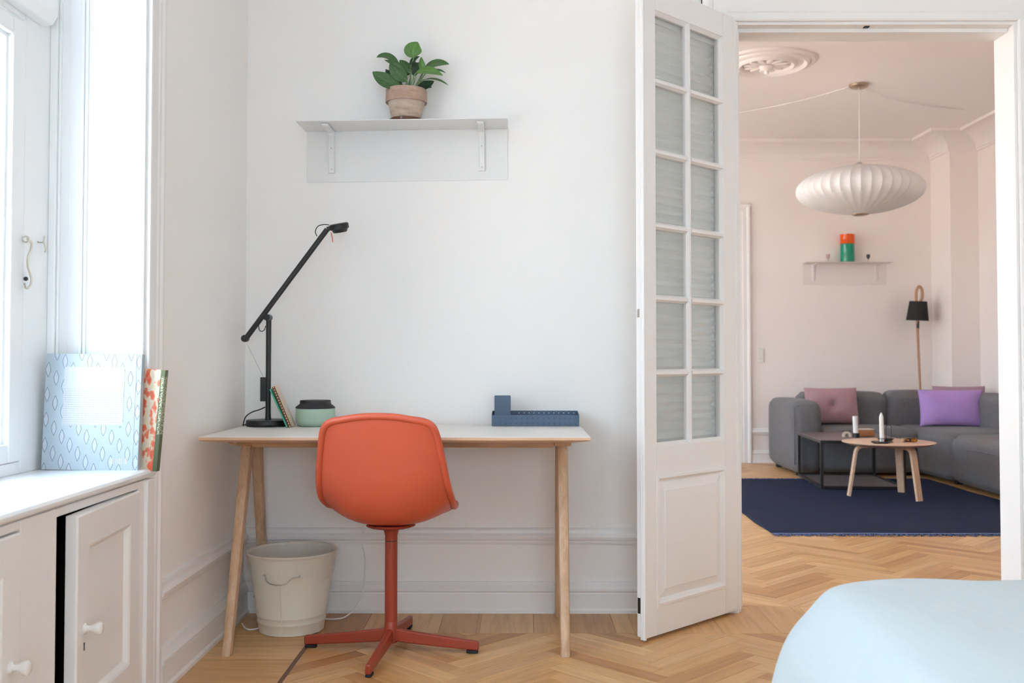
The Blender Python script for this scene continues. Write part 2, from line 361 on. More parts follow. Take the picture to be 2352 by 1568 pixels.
# ------------------------------------------------------------------ mesh helpers
class MB:
    def __init__(s): s.v = []; s.f = []
    def add(s, vs, fs):
        o = len(s.v); s.v += [tuple(p) for p in vs]; s.f += [tuple(i+o for i in f) for f in fs]; return s
    def box(s, x0, x1, y0, y1, z0, z1):
        return s.add([(x0,y0,z0),(x1,y0,z0),(x1,y1,z0),(x0,y1,z0),(x0,y0,z1),(x1,y0,z1),(x1,y1,z1),(x0,y1,z1)],
                     [(0,3,2,1),(4,5,6,7),(0,1,5,4),(1,2,6,5),(2,3,7,6),(3,0,4,7)])
    def lathe(s, prof, c=(0,0,0), n=48, cap=True, axis='Z', fr=None):
        vs = []; m = len(prof)
        for i in range(n):
            a = 2*PI*i/n
            for r, z in prof:
                k = fr(a, z) if fr else 1.0
                p = (r*k*math.cos(a), r*k*math.sin(a), z)
                if axis == 'Y': p = (p[0], p[2], p[1])
                if axis == 'X': p = (p[2], p[0], p[1])
                vs.append((p[0]+c[0], p[1]+c[1], p[2]+c[2]))
        fs = [(i*m+j, ((i+1) % n)*m+j, ((i+1) % n)*m+j+1, i*m+j+1) for i in range(n) for j in range(m-1)]
        if cap:
            fs.append(tuple(i*m for i in range(n))[::-1]); fs.append(tuple(i*m+m-1 for i in range(n)))
        return s.add(vs, fs)
    def tube(s, pts, r, n=10, closed=False, cap=True):
        pts = [Vector(p) for p in pts]; N_ = len(pts); rs = r if isinstance(r, (list, tuple)) else [r]*N_
        T = []
        for i in range(N_):
            a = pts[(i-1) % N_] if (closed or i > 0) else pts[i]; b = pts[(i+1) % N_] if (closed or i < N_-1) else pts[i]
            T.append((b-a).normalized())
        up = Vector((0,0,1)) if abs(T[0].z) < 0.9 else Vector((1,0,0))
        u = T[0].cross(up).normalized(); vs = []
        for i in range(N_):
            u = (u - T[i]*u.dot(T[i])).normalized(); w = T[i].cross(u)
            for k in range(n):
                a = 2*PI*k/n; vs.append(pts[i] + (u*math.cos(a)+w*math.sin(a))*rs[i])
        M = N_ if closed else N_-1
        fs = [(i*n+k, i*n+(k+1) % n, ((i+1) % N_)*n+(k+1) % n, ((i+1) % N_)*n+k) for i in range(M) for k in range(n)]
        if not closed and cap: fs.append(tuple(range(n))[::-1]); fs.append(tuple((N_-1)*n+k for k in range(n)))
        return s.add(vs, fs)
    def prism(s, poly, fn0, fn1):
        """closed polygon swept from fn0(a,b) to fn1(a,b)"""
        n = len(poly); vs = [fn0(*p) for p in poly]+[fn1(*p) for p in poly]
        return s.add(vs, [tuple(range(n))[::-1], tuple(range(n, 2*n))]+[(i, (i+1) % n, n+(i+1) % n, n+i) for i in range(n)])
    def grid(s, rows, closed_u=False):
        m = len(rows[0]); o = [p for r in rows for p in r]; fs = []
        for i in range(len(rows)-1):
            for j in range(m if closed_u else m-1): fs.append((i*m+j, i*m+(j+1) % m, (i+1)*m+(j+1) % m, (i+1)*m+j))
        return s.add(o, fs)
    def sphere(s, c, r, n=16, m=10, sc=(1,1,1)):
        prof = [(r*math.sin(PI*j/m)+1e-5, -r*math.cos(PI*j/m)) for j in range(m+1)]
        o = len(s.v); s.lathe(prof, (0,0,0), n, cap=False)
        for i in range(o, len(s.v)):
            p = s.v[i]; s.v[i] = (p[0]*sc[0]+c[0], p[1]*sc[1]+c[1], p[2]*sc[2]+c[2])
        return s
    def rbox(s, x0, x1, y0, y1, z0, z1, r=0.05, n=10, bulge=0.0, bz=None):
        """soft rounded block with swelling faces"""
        c = Vector(((x0+x1)/2, (y0+y1)/2, (z0+z1)/2)); h = Vector(((x1-x0)/2, (y1-y0)/2, (z1-z0)/2))
        bm = bmesh.new(); bmesh.ops.create_cube(bm, size=2.0)
        bmesh.ops.subdivide_edges(bm, edges=bm.edges[:], cuts=n, use_grid_fill=True)
        bm.verts.ensure_lookup_table()
        for v in bm.verts:
            q = Vector([math.copysign(abs(t)**0.75, t) for t in v.co]); p = Vector((q.x*h.x, q.y*h.y, q.z*h.z))
            inn = Vector([max(-(h[i]-r), min(h[i]-r, p[i])) for i in range(3)]); d = p-inn
            if d.length > 1e-9: p = inn+d.normalized()*r
            if bulge:
                w = [1-abs(q[i])**2 for i in range(3)]
                for i in range(3):
                    j, k = (i+1) % 3, (i+2) % 3
                    b = bulge if not (i == 2 and bz is not None) else bz
                    p[i] += math.copysign(1, q[i])*abs(q[i])**4*b*w[j]**0.5*w[k]**0.5 if w[j] > 0 and w[k] > 0 else 0
            v.co = p+c
        s.add([tuple(v.co) for v in bm.verts], [tuple(v.index for v in f.verts) for f in bm.faces]); bm.free(); return s
    def mesh(s, name, smooth=False):
        me = bpy.data.meshes.new(name); me.from_pydata(s.v, [], s.f); me.validate(clean_customdata=False)
        bm = bmesh.new(); bm.from_mesh(me); bmesh.ops.recalc_face_normals(bm, faces=bm.faces[:]); bm.to_mesh(me); bm.free()
        if smooth:
            me.polygons.foreach_set('use_smooth', [True]*len(me.polygons)); me.set_sharp_from_angle(angle=R(40))
        return me
    def build(s, name, mat, parent=None, smooth=False, bevel=0.0, seg=2, label=None, sub=0, solid=0.0):
        o = bpy.data.objects.new(name, s.mesh(name, smooth)); COL.objects.link(o)
        o.data.materials.append(MATS[mat])
        if parent: o.parent = parent
        if label: o['label'] = label
        if solid: md = o.modifiers.new('thickness', 'SOLIDIFY'); md.thickness = solid; md.offset = 0
        if bevel:
            md = o.modifiers.new('edge', 'BEVEL'); md.width = bevel; md.segments = seg; md.limit_method = 'ANGLE'; md.angle_limit = R(35)
            md.harden_normals = False
        if sub: md = o.modifiers.new('soft', 'SUBSURF'); md.levels = sub; md.render_levels = sub
        return o

def empty(name, loc=(0,0,0), rz=0.0, rot=None):
    o = bpy.data.objects.new(name, None); COL.objects.link(o); o.location = loc; o.rotation_euler = rot or (0, 0, rz)
    o.empty_display_size = 0.1; return o
def tag(o, label, cat, group=None):
    o['label'] = label; o['category'] = cat
    if group: o['group'] = group
    return o
def struct(o, label=None):
    o['kind'] = 'structure'
    if label: o['label'] = label
    return o
def bez(p0, p1, p2, n=12):
    p0, p1, p2 = Vector(p0), Vector(p1), Vector(p2)
    return [p0*(1-t)**2+p1*2*t*(1-t)+p2*t*t for t in [i/n for i in range(n+1)]]
def spline(pts, n=8, closed=False):
    P = [Vector(p) for p in pts]; out = []; M = len(P)
    for i in range(M if closed else M-1):
        g = lambda k: P[k % M] if closed else P[max(0, min(M-1, k))]
        a, b, c, d = g(i-1), g(i), g(i+1), g(i+2)
        for j in range(n):
            t = j/n; out.append(0.5*((2*b)+(c-a)*t+(2*a-5*b+4*c-d)*t*t+(3*b-a-3*c+d)*t**3))
    if not closed: out.append(P[-1])
    return out

# ------------------------------------------------------------------ room shell
def wall_with_holes(mb, y0, y1, holes, x0, x1, z1, axis='Y'):
    """wall slab along y (or x) with floor-standing openings (a0, a1, top)"""
    def bx(a0, a1, z0, zz):
        if a1-a0 < 1e-6 or zz-z0 < 1e-6: return
        mb.box(x0, x1, a0, a1, z0, zz) if axis == 'Y' else mb.box(a0, a1, x0, x1, z0, zz)
    cur = y0
    for a0, a1, top in sorted(holes):
        bx(cur, a0, 0, z1); bx(a0, a1, top, z1); cur = a1
    bx(cur, y1, 0, z1); return mb

XR = 3.25
m = wall_with_holes(MB(), YF-.15, YW2, [(a, b, ZNICHE) for a, b in WINDOWS[:2]], XL-.40, XL, ZC)
struct(m.build('wall_left', 'wall_paint'), 'white painted facade wall with a deep window niche')
m = wall_with_holes(MB(), YW2, YB+.15, [(a, b, ZNICHE) for a, b in WINDOWS[2:]], XL-.40, XL, ZC)
struct(m.build('wall_living_left', 'living_paint'), 'facade wall of the far room')
DX0, DX1, DZ = 0.868, 1.992, 2.345
m = wall_with_holes(MB(), XL, 4.65, [(DX0, DX1, DZ)], YW, YW2, ZC, 'X')
struct(m.build('wall_back', 'wall_paint'), 'white wall behind the desk with a wide doorway')
struct(MB().box(XR, XR+.1, YF, YW, 0, ZC).build('wall_right', 'wall_paint'), 'white bedroom side wall')
m = MB(); m.box(XL, FWX[0], YF-.15, YF, 0, ZC); m.box(FWX[1], XR+.1, YF-.15, YF, 0, ZC); m.box(*FWX, YF-.15, YF, 0, FWZ[0]); m.box(*FWX, YF-.15, YF, FWZ[1], ZC)
struct(m.build('wall_front', 'wall_paint'), 'white bedroom wall opposite the desk')
struct(MB().box(XL, 3.969, YB, YB+.15, 0, ZC).build('wall_living_back', 'living_paint'), 'pinkish wall behind the grey sofa')
struct(MB().box(4.228, 4.65, YW2, 9.186, 0, ZC).build('wall_living_right', 'living_paint'), 'pinkish side wall of the far room')
struct(MB().box(3.969, 4.65, 9.186, YB+.15, 0, ZC).build('wall_living_chimney', 'living_paint'), 'chimney breast in the corner of the far room')
struct(MB().box(XL-.4, 4.65, YF-.15, YW2, ZC, ZC+.12).build('ceiling', 'ceiling_paint'), 'white bedroom ceiling')
struct(MB().box(XL-.4, 4.65, YW2, YB+.15, ZC, ZC+.12).build('ceiling_living', 'living_ceiling'), 'pale ceiling of the far room')
floor = struct(MB().box(XL-.4, 4.65, YF-.15, YB+.15, -0.10, -0.0125).build('floor', 'dark_joint'), 'oak herringbone parquet floor with a straight border')

struct(MB().box(-18.5, -18, -34, 42, -16, 3.2).build('added_wall_opposite', 'render_facade'), 'added sunlit house front across the street, warms the rooms')  # house front added for its warm bounced sunlight on the upper walls
# ------------------------------------------------------------------ parquet staves
SL, SW, GAP = 0.462, 0.066, 0.0009
CAMP = Vector((0, 0, 1.0))
def px(x, y):
    """image position of a floor point, used only to choose which staves become single objects"""
    return 1190+2300*x/max(y, .05), 822+2300/max(y, .05)
def seen(x, y):
    u, v = px(x, y)
    if not (-60 < u < 2420 and v < 1640): return False
    if y < 4.07:
        if x > 0.52+0.22*max(0, (2.2-y)) and y < 2.35: return False
        return x < 1.6 and y > 2.75
    if not (0.86 < x*4.06/y < 2.02) or u < 1690: return False
    if x > 1.46 and 5.73 < y < 8.25: return False
    return y < 9.5 and x < 3.0
def clip(poly, x0, x1, y0, y1):
    def cut(P, ins, inter):
        out = []
        for i in range(len(P)):
            a, b = P[i-1], P[i]
            if ins(b):
                if not ins(a): out.append(inter(a, b))
                out.append(b)
            elif ins(a): out.append(inter(a, b))
        return out
    def lx(c): return lambda a, b: (c, a[1]+(b[1]-a[1])*(c-a[0])/(b[0]-a[0]))
    def ly(c): return lambda a, b: (a[0]+(b[0]-a[0])*(c-a[1])/(b[1]-a[1]), c)
    for ins, it in ((lambda p: p[0] >= x0, lx(x0)), (lambda p: p[0] <= x1, lx(x1)), (lambda p: p[1] >= y0, ly(y0)), (lambda p: p[1] <= y1, ly(y1))):
        poly = cut(poly, ins, it)
        if len(poly) < 3: return []
    return poly
pieces = []                 # (centre, angle, local polygon, full length?)
def herringbone(x0, x1, y0, y1, ox, oy):
    c = math.sqrt(.5); L = SL*c; kmax = int((y1-y0)/(SW*math.sqrt(2)))+14
    for band in range(-2, int((x1-x0)/(SL*math.sqrt(2)))+3):
        for k in range(-14, kmax):
            for typ in (0, 1):
                if typ == 0: u0, v0, du, dv = k*SW, k*SW, SL, SW
                else: u0, v0, du, dv = (k-1)*SW, k*SW, SW, SL
                u0 += band*SL; v0 -= band*SL
                g = GAP/2; q = [(u0+g, v0+g), (u0+du-g, v0+g), (u0+du-g, v0+dv-g), (u0+g, v0+dv-g)]
                # u runs along (+x,+y), v along (-x,+y)
                P = [(ox+(u-v)*c, oy+(u+v)*c) for u, v in q]
                cx = sum(p[0] for p in P)/4; cy = sum(p[1] for p in P)/4
                if not (x0-.3 < cx < x1+.3 and y0-.3 < cy < y1+.3): continue
                ang = PI/4 if typ == 0 else 3*PI/4
                Q = clip(P, x0, x1, y0, y1)
                if len(Q) < 3: continue
                ca, sa = math.cos(-ang), math.sin(-ang)
                loc = [((p[0]-cx)*ca-(p[1]-cy)*sa, (p[0]-cx)*sa+(p[1]-cy)*ca) for p in Q]
                area = abs(sum(loc[i-1][0]*loc[i][1]-loc[i][0]*loc[i-1][1] for i in range(len(loc))))/2
                if area < 2e-4: continue
                pieces.append((cx, cy, ang, loc, area > SL*SW*0.97))
def straight(x0, x1, y0, y1, along, widths):
    a0, a1 = (x0, x1) if along == 'Y' else (y0, y1); a = a0; i = 0
    while a < a1-1e-4:
        b = min(a1, a+widths[i % len(widths)]); i += 1; g = GAP/2
        if along == 'Y': cx, cy, ang, ln = (a+b)/2, (y0+y1)/2, PI/2, y1-y0
        else: cx, cy, ang, ln = (x0+x1)/2, (a+b)/2, 0.0, x1-x0
        w = b-a
        pieces.append((cx, cy, ang, [(-ln/2+g, -w/2+g), (ln/2-g, -w/2+g), (ln/2-g, w/2-g), (-ln/2+g, w/2-g)], False)); a = b
herringbone(-0.728, XR, YF, 3.672, 0.47, 0.0)
herringbone(XL, 4.228, 4.07, YB, 1.115, 4.07)
straight(-0.742, DX0-.12, 3.675, YW, 'Y', [0.17, 0.07, 0.21, 0.15, 0.20, 0.13])
straight(DX0-.12, DX1+.1, 3.675, 4.068, 'Y', [0.21, 0.17, 0.23])
straight(DX1+.1, XR, 3.675, YW, 'Y', [0.18, 0.15, 0.2])
straight(XL, -0.743, YF, YW, 'X', [0.145, 0.15, 0.14])
T = 0.0125; shared = None; field = MB(); f_uv = []; f_tone = []; count = 0
def stave_mesh(loc):
    b = MB(); n = len(loc); e = 0.0009
    cx = sum(p[0] for p in loc)/n; cy = sum(p[1] for p in loc)/n
    ins = [(p[0]-math.copysign(min(e, abs(p[0]-cx)/2), p[0]-cx), p[1]-math.copysign(min(e, abs(p[1]-cy)/2), p[1]-cy)) for p in loc]
    b.add([(*p, -T) for p in loc]+[(*p, -0.0008) for p in loc]+[(*p, 0) for p in ins],
          [tuple(range(2*n, 3*n))]+[(i, (i+1) % n, n+(i+1) % n, n+i) for i in range(n)]+[(n+i, n+(i+1) % n, 2*n+(i+1) % n, 2*n+i) for i in range(n)])
    return b
def put_uv(me):
    uvl = me.uv_layers.new(name='grain')
    for lp in me.loops: co = me.vertices[lp.vertex_index].co; uvl.data[lp.index].uv = (co.x, co.y)
rank = []
for i, (cx, cy, ang, loc, full) in enumerate(pieces):
    if seen(cx, cy): rank.append((cy, i))
single = set(i for _, i in sorted(rank)[:290])
for i, (cx, cy, ang, loc, full) in enumerate(pieces):
    if i in single:
        if full and shared: me = shared
        else:
            me = stave_mesh(loc).mesh('plank'); put_uv(me); me.materials.append(MATS['parquet'])
            if full: shared = me
        o = bpy.data.objects.new('plank', me); COL.objects.link(o); o.parent = floor
        o.location = (cx, cy, random.uniform(-.0004, 0)); o.rotation_euler = (0, 0, ang)
    else:
        b = stave_mesh(loc); ca, sa = math.cos(ang), math.sin(ang); t = random.random()
        f_uv += [(p[0], p[1]) for p in b.v]; f_tone += [t]*len(b.v)
        field.add([(cx+p[0]*ca-p[1]*sa, cy+p[0]*sa+p[1]*ca, p[2]) for p in b.v], b.f)
me = bpy.data.meshes.new('parquet_field'); me.from_pydata(field.v, [], field.f)
uvl = me.uv_layers.new(name='grain'); at = me.attributes.new('tone', 'FLOAT', 'POINT')
at.data.foreach_set('value', f_tone)
for lp in me.loops: uvl.data[lp.index].uv = f_uv[lp.vertex_index]
me.materials.append(MATS['parquet_field'])
o = bpy.data.objects.new('parquet_field', me); COL.objects.link(o); o.parent = floor; o['kind'] = 'stuff'
MB().box(-0.743, -0.728, YF, 3.672, -.0125, 0.0).build('inlay_strip', 'walnut_strip', floor, label='dark inlaid strip')
print('staves', len(pieces), 'single', len(single))

# ------------------------------------------------------------------ baseboards, dado rails, door casing
def sweep(name, prof, along, a0, a1, base, sgn, mat='trim_paint', parent=None):
    """moulding: prof is a list of (depth from wall, height); along 'X' or 'Y'; base wall coordinate; sgn towards the room"""
    f = (lambda a: (lambda d, z: (a, base+sgn*d, z))) if along == 'X' else (lambda a: (lambda d, z: (base+sgn*d, a, z)))
    return MB().prism(prof, f(a0), f(a1)).build(name, mat, parent)
BB = [(0,0),(.030,0),(.030,.012),(.024,.020),(.022,.075),(.020,.080),(.027,.086),(.027,.094),(.016,.108),(.010,.120),(0,.120)]
RAIL = [(0,.268),(.014,.268),(.016,.274),(.016,.282),(.024,.286),(.026,.296),(.022,.304),(.015,.310),(.013,.322),(.008,.328),(0,.330)]
bb = sweep('baseboard_back', BB, 'X', XL, DX0-.14, YW, -1); struct(bb)
sweep('dado_rail', RAIL, 'X', XL, DX0-.14, YW, -1, parent=bb)
bl = sweep('baseboard_left', BB, 'Y', 3.01, YW, XL, 1); struct(bl)
sweep('dado_rail', RAIL, 'Y', 3.01, YW, XL, 1, parent=bl)
bl2 = sweep('baseboard_right', BB, 'Y', YF, YW, XR, -1); struct(bl2)
lb = sweep('baseboard_living_back', BB, 'X', 2.23, 3.969, YB, -1); struct(lb)
sweep('dado_rail', RAIL, 'X', 2.23, 3.969, YB, -1, parent=lb)
CAS = [(0, 0), (.014, 0), (.018, .006), (.018, .030), (.022, .036), (.022, .088), (.030, .096), (.034, .112), (.034, .128), (.026, .134), (0, .134)]
def casing(name, x0, x1, ztop, y, sgn, mat='trim_paint', width=.134, parent=None):
    k = width/.134; mb = MB()
    mb.prism([(d, x0-w*k) for d, w in CAS], lambda d, x: (x, y+sgn*d, 0), lambda d, x: (x, y+sgn*d, ztop+width))
    mb.prism([(d, x1+w*k) for d, w in CAS], lambda d, x: (x, y+sgn*d, 0), lambda d, x: (x, y+sgn*d, ztop+width))
    mb.prism([(d*1.02, ztop+w*k) for d, w in CAS], lambda d, z: (x0-width, y+sgn*d, z), lambda d, z: (x1+width, y+sgn*d, z))
    return mb.build(name, mat, parent)
t1 = struct(casing('trim_1', DX0, DX1, DZ, YW, -1), 'white moulded casing around the wide doorway')
mb = MB()   # lining boards of the doorway with the stop the doors close against
for x0, x1 in ((DX0, DX0+.012), (DX1-.012, DX1)): mb.box(x0, x1, YW, YW2, 0, DZ)
mb.box(DX0+.012, DX1-.012, YW, YW2, DZ-.012, DZ)
mb.box(DX0+.012, DX0+.026, YW+.045, YW2, 0, DZ-.028)
mb.box(DX0+.012, DX1-.012, YW+.045, YW2, DZ-.028, DZ-.012)
mb.build('door_lining', 'trim_paint', t1, bevel=.002)
MB().box(1.392, 1.412, YW+.015, YW+.035, DZ-.016, DZ-.0105).build('strike_plate', 'black_metal', t1)
# living room: casing and door on the back wall, cornice, ceiling rose
t2 = struct(casing('trim_2', 1.22, 2.13, 2.38, YB, -1, width=.098), 'white door casing beside the sofa')
d2 = struct(MB().box(1.225, 2.125, YB-.012, YB+.0, .01, 2.375).build('door_2', 'door_paint', bevel=.002), 'closed white door in the far wall')
for z0, z1 in ((.2, .85), (1.0, 2.2)):
    for x0, x1 in ((1.33, 1.62), (1.73, 2.02)): MB().box(x0, x1, YB-.02, YB-.012, z0, z1).build('door_panel', 'door_paint', d2, bevel=.006)
COVE = [(0, 0), (.016, 0), (.016, .018), (.024, .024)] + [(.024+.236*(1-math.cos(t)), .024+.112*math.sin(t)) for t in [PI/2*i/10 for i in range(1, 11)]] + [(.262, .136), (.262, .127), (.285, .127), (.29, .15), (0, .15)]
path = [(XL, YB, (0, -1)), (3.969, YB, (-1, -1)), (3.969, 9.186, (-1, -1)), (4.228, 9.186, (-1, -1)), (4.228, YW2, (-1, 0))]
rows = [[(x+n[0]*d, y+n[1]*d, ZC-.15+z) for d, z in COVE] for x, y, n in path]
struct(MB().grid(rows).build('trim_3', 'living_ceiling'), 'coved plaster cornice under the far ceiling')
RZ = [(0, 2.86), (.006, 2.86), (.006, 2.868), (0, 2.868)]
sweep('picture_line', RZ, 'X', XL, 3.969, YB, -1, 'living_paint', lb)
rose = empty('ceiling_rose', (1.72, 6.89, ZC)); tag(rose, 'round plaster ceiling rose with petals and moulded rings', 'ceiling rose')
MB().lathe([(.001,-.030),(.10,-.030),(.105,-.024),(.165,-.018),(.172,-.034),(.186,-.042),(.200,-.034),(.206,-.020),(.250,-.016),(.258,-.030),(.272,-.036),(.286,-.030),(.292,-.018),(.31,-.020),(.325,-.014),(.33,0)][::-1], n=72, cap=False).build('ring_moulding', 'living_ceiling', rose, True)
for k in range(12):
    a = 2*PI*k/12; b = MB().sphere((0,0,0), 1, 12, 8, (.052, .025, .008))
    p = b.build('petal', 'living_ceiling', rose, True); p.location = (.105*math.cos(a), .105*math.sin(a), -.030); p.rotation_euler = (0, 0, a)
MB().lathe([(.001,-.088),(.012,-.086),(.018,-.076),(.014,-.066),(.026,-.060),(.044,-.050),(.050,-.038),(.04,-.028)], n=32).build('boss', 'living_ceiling', rose, True)
# ------------------------------------------------------------------ windows in the facade
XF = -1.36
def window(idx, y0, y1, paint, detail):
    w = struct(empty('window_%d' % idx, (0, 0, 0)), 'white casement window with upper and lower lights')
    yc = (y0+y1)/2; fr = MB(); J = .165
    fr.box(XF-.09, XF, y1-J, y1, .683, ZNICHE); fr.box(XF-.09, XF, y0, y0+J, .683, ZNICHE)
    fr.box(XF-.09, XF, yc-.045, yc+.045, .683, ZNICHE)
    for a0, a1 in ((y0+J, yc-.045), (yc+.045, y1-J)):
        for z0, z1 in ((1.93, 2.06), (.683, .718), (ZNICHE-.06, ZNICHE)): fr.box(XF-.09, XF, a0, a1, z0, z1)
    fr.build('frame', 'window_paint', w, bevel=.004)
    b = MB(); pr = [(XF+.0, 1.945), (XF+.03, 1.950), (XF+.045, 1.975), (XF+.045, 2.02), (XF+.03, 2.045), (XF, 2.05)]
    b.prism(pr, lambda x, z: (x, y0+J*.42, z), lambda x, z: (x, y1-J*.42, z)); b.build('transom_moulding', 'window_paint', w, bevel=.004)
    for a0, a1 in ((y0+J, yc-.045), (yc+.045, y1-J)):
        for z0, z1 in ((.720, 1.922), (2.065, ZNICHE-.065)):
            s = MB(); st = .072 if z0 < 1 else .06; bt = .05
            s.box(XF-.06, XF+.004, a0+.003, a0+st, z0, z1); s.box(XF-.06, XF+.004, a1-st, a1-.003, z0, z1)
            s.box(XF-.06, XF+.004, a0+st, a1-st, z0, z0+bt); s.box(XF-.06, XF+.004, a0+st, a1-st, z1-bt, z1)
            sash = s.build('sash', 'window_paint', w, bevel=.005)
            if detail:
                g = MB(); e = .011; i0, i1, j0, j1 = a0+st, a1-st, z0+bt, z1-bt
                for q in ((i0, i0+e, j0, j1), (i1-e, i1, j0, j1), (i0+e, i1-e, j0, j0+e), (i0+e, i1-e, j1-e, j1)): g.box(XF-.045, XF-.012, *q)
                g.build('glazing_bead', 'window_paint', sash)
            MB().box(XF-.034, XF-.030, a0+st-.005, a1-st+.005, z0+bt-.005, z1-bt+.005).build('pane', 'pane_glass', sash)
    return w
w1 = window(1, *WINDOWS[0], 'window_paint', True)
for i in (1, 2, 3): window(i+1, *WINDOWS[i], 'window_paint', False)
w5 = struct(empty('window_5', (0, YF-.10, 0)), 'added wide white window behind the camera'); b = MB(); e = .06
for q in ((FWX[0], FWX[0]+e, *FWZ), (FWX[1]-e, FWX[1], *FWZ), ((sum(FWX)-e)/2, (sum(FWX)+e)/2, *FWZ)): b.box(q[0], q[1], -.04, .03, q[2], q[3])
for z in (FWZ[0], FWZ[1]-e): b.box(*FWX, -.04, .03, z, z+e)
b.build('frame', 'window_paint', w5); MB().box(FWX[0]+.02, FWX[1]-.02, -.004, .0, FWZ[0]+.02, FWZ[1]-.02).build('pane', 'pane_glass', w5)
for i, (a, b) in enumerate(WINDOWS):     # outer wall under each window
    struct(MB().box(XL-.40, XF-.02, a, b, 0, .683).build('wall_under_window', 'wall_paint'), 'low wall under a window')
    if i: struct(MB().box(XF-.02, XL+.03, a, b, 0, .683).build('wall_under_window', 'wall_paint'), 'low panelled wall under a window')
Y1 = WINDOWS[0][1]; Y0 = WINDOWS[0][0]
rv = MB()   # panelled reveals of the near niche
for ys, sg in ((Y1, -1), (Y0, 1)):
    def strip(xa, xb, t): 
        a, b = sorted((ys, ys+sg*t)); rv.box(xa, xb, a, b, .683, ZNICHE-.002)
    strip(-1.360, -1.338, .022); strip(-1.338, -1.330, .014); strip(-1.308, -1.272, .010); strip(-1.272, -1.262, .018); strip(-1.262, -1.252, .012); strip(-1.098, -1.084, .012)
rv.build('reveal_moulding', 'window_paint', w1, bevel=.003)
rv2 = MB()
rv2.box(-1.36, XL, Y1-.006, Y1+.0, .683, ZNICHE-.001); rv2.box(-1.36, XL, Y0, Y0+.006, .683, ZNICHE-.001)
rv2.build('reveal_panel', 'window_paint', w1)
# hook, eye and catch
MB().tube(spline([(XF+.012, 2.728, 1.325), (XF+.024, 2.732, 1.318), (XF+.026, 2.728, 1.30), (XF+.020, 2.724, 1.275), (XF+.018, 2.728, 1.25), (XF+.022, 2.738, 1.222), (XF+.022, 2.738, 1.205), (XF+.020, 2.728, 1.192), (XF+.018, 2.716, 1.192), (XF+.018, 2.709, 1.202)]), .0032, 8).build('window_hook', 'old_nickel', w1, True, label='worn metal window hook')
MB().tube([(XF+.012+.008*math.cos(a), 2.728, 1.325+.008*math.sin(a)) for a in [2*PI*i/14 for i in range(14)]], .0026, 6, closed=True).build('hook_eye', 'old_nickel', w1, True)
b = MB(); b.tube(spline([(XF, 2.818, 1.328), (XF+.016, 2.818, 1.328), (XF+.02, 2.815, 1.345)]), .0022, 6); b.tube(spline([(XF+.018, 2.818, 1.328), (XF+.022, 2.82, 1.308), (XF+.018, 2.825, 1.300)]), .0022, 6)
b.build('catch', 'old_nickel', w1, True)
MB().sphere((XF+.006, 2.742, 1.218), .006, 10, 8).build('screw_head', 'black_metal', w1, True)
# sill and casing
sill = MB(); nose = [(XF, .655), (XF, .685), (-1.06, .685), (-1.049, .681), (-1.044, .674), (-1.046, .666), (-1.053, .660), (-1.066, .658), (-1.068, .655)]
sill.prism(nose, lambda x, z: (x, Y0-.02, z), lambda x, z: (x, Y1, z))
struct(sill.build('trim_7', 'sill_paint', bevel=.002), 'glossy white window sill board')
cs = MB()
for a, sg in ((Y1, 1), (Y0, -1)):
    prof = [(0, 0), (.014, 0), (.016, .006), (.012, .010), (.012, .060), (.016, .066), (.016, .078), (.022, .086), (.022, .102), (.014, .110), (0, .110)]
    cs.prism([(XL+d, a+sg*w) for d, w in prof], lambda x, y: (x, y, 0), lambda x, y: (x, y, ZNICHE+.1))
cs.prism([(XL+d, ZNICHE+w) for d, w in prof], lambda x, z: (x, Y0-.1, z), lambda x, z: (x, Y1+.1, z))
struct(cs.build('trim_8', 'trim_paint'), 'white moulded casing around the window niche')

# ------------------------------------------------------------------ built-in cabinet under the window
cab = empty('window_cabinet', (-1.06, 2.17, 0)); tag(cab, 'built-in white panelled cabinet under the window sill, one door ajar', 'cabinet')
def cy(y): return y-2.17
def opening_frame():
    b = MB(); D1 = (2.344-.037, 2.805); D2 = (1.675, 2.139)
    edges = [Y0+.002, D2[0], D2[1], D1[0], D1[1], Y1-.002]
    for k in (0, 2, 4): b.box(-.024, 0, cy(edges[k]), cy(edges[k+1]), .0, .654)
    for a, c in (D1, D2): b.box(-.024, 0, cy(a), cy(c), .634, .654); b.box(-.024, 0, cy(a), cy(c), 0, .085)
    b.box(-.004, .010, cy(2.845), cy(2.897), 0, .654)
    return b
opening_frame().build('front_frame', 'trim_paint', cab, bevel=.003)
MB().box(-.27, -.265, cy(Y0+.002), cy(Y1-.002), .0, .65).build('back_panel', 'cabinet_inside_shade', cab)
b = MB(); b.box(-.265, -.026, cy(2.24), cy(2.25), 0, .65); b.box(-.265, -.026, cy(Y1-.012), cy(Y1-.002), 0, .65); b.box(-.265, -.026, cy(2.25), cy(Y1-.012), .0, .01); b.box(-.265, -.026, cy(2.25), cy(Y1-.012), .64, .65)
b.build('inner_lining', 'cabinet_inside_shade', cab)
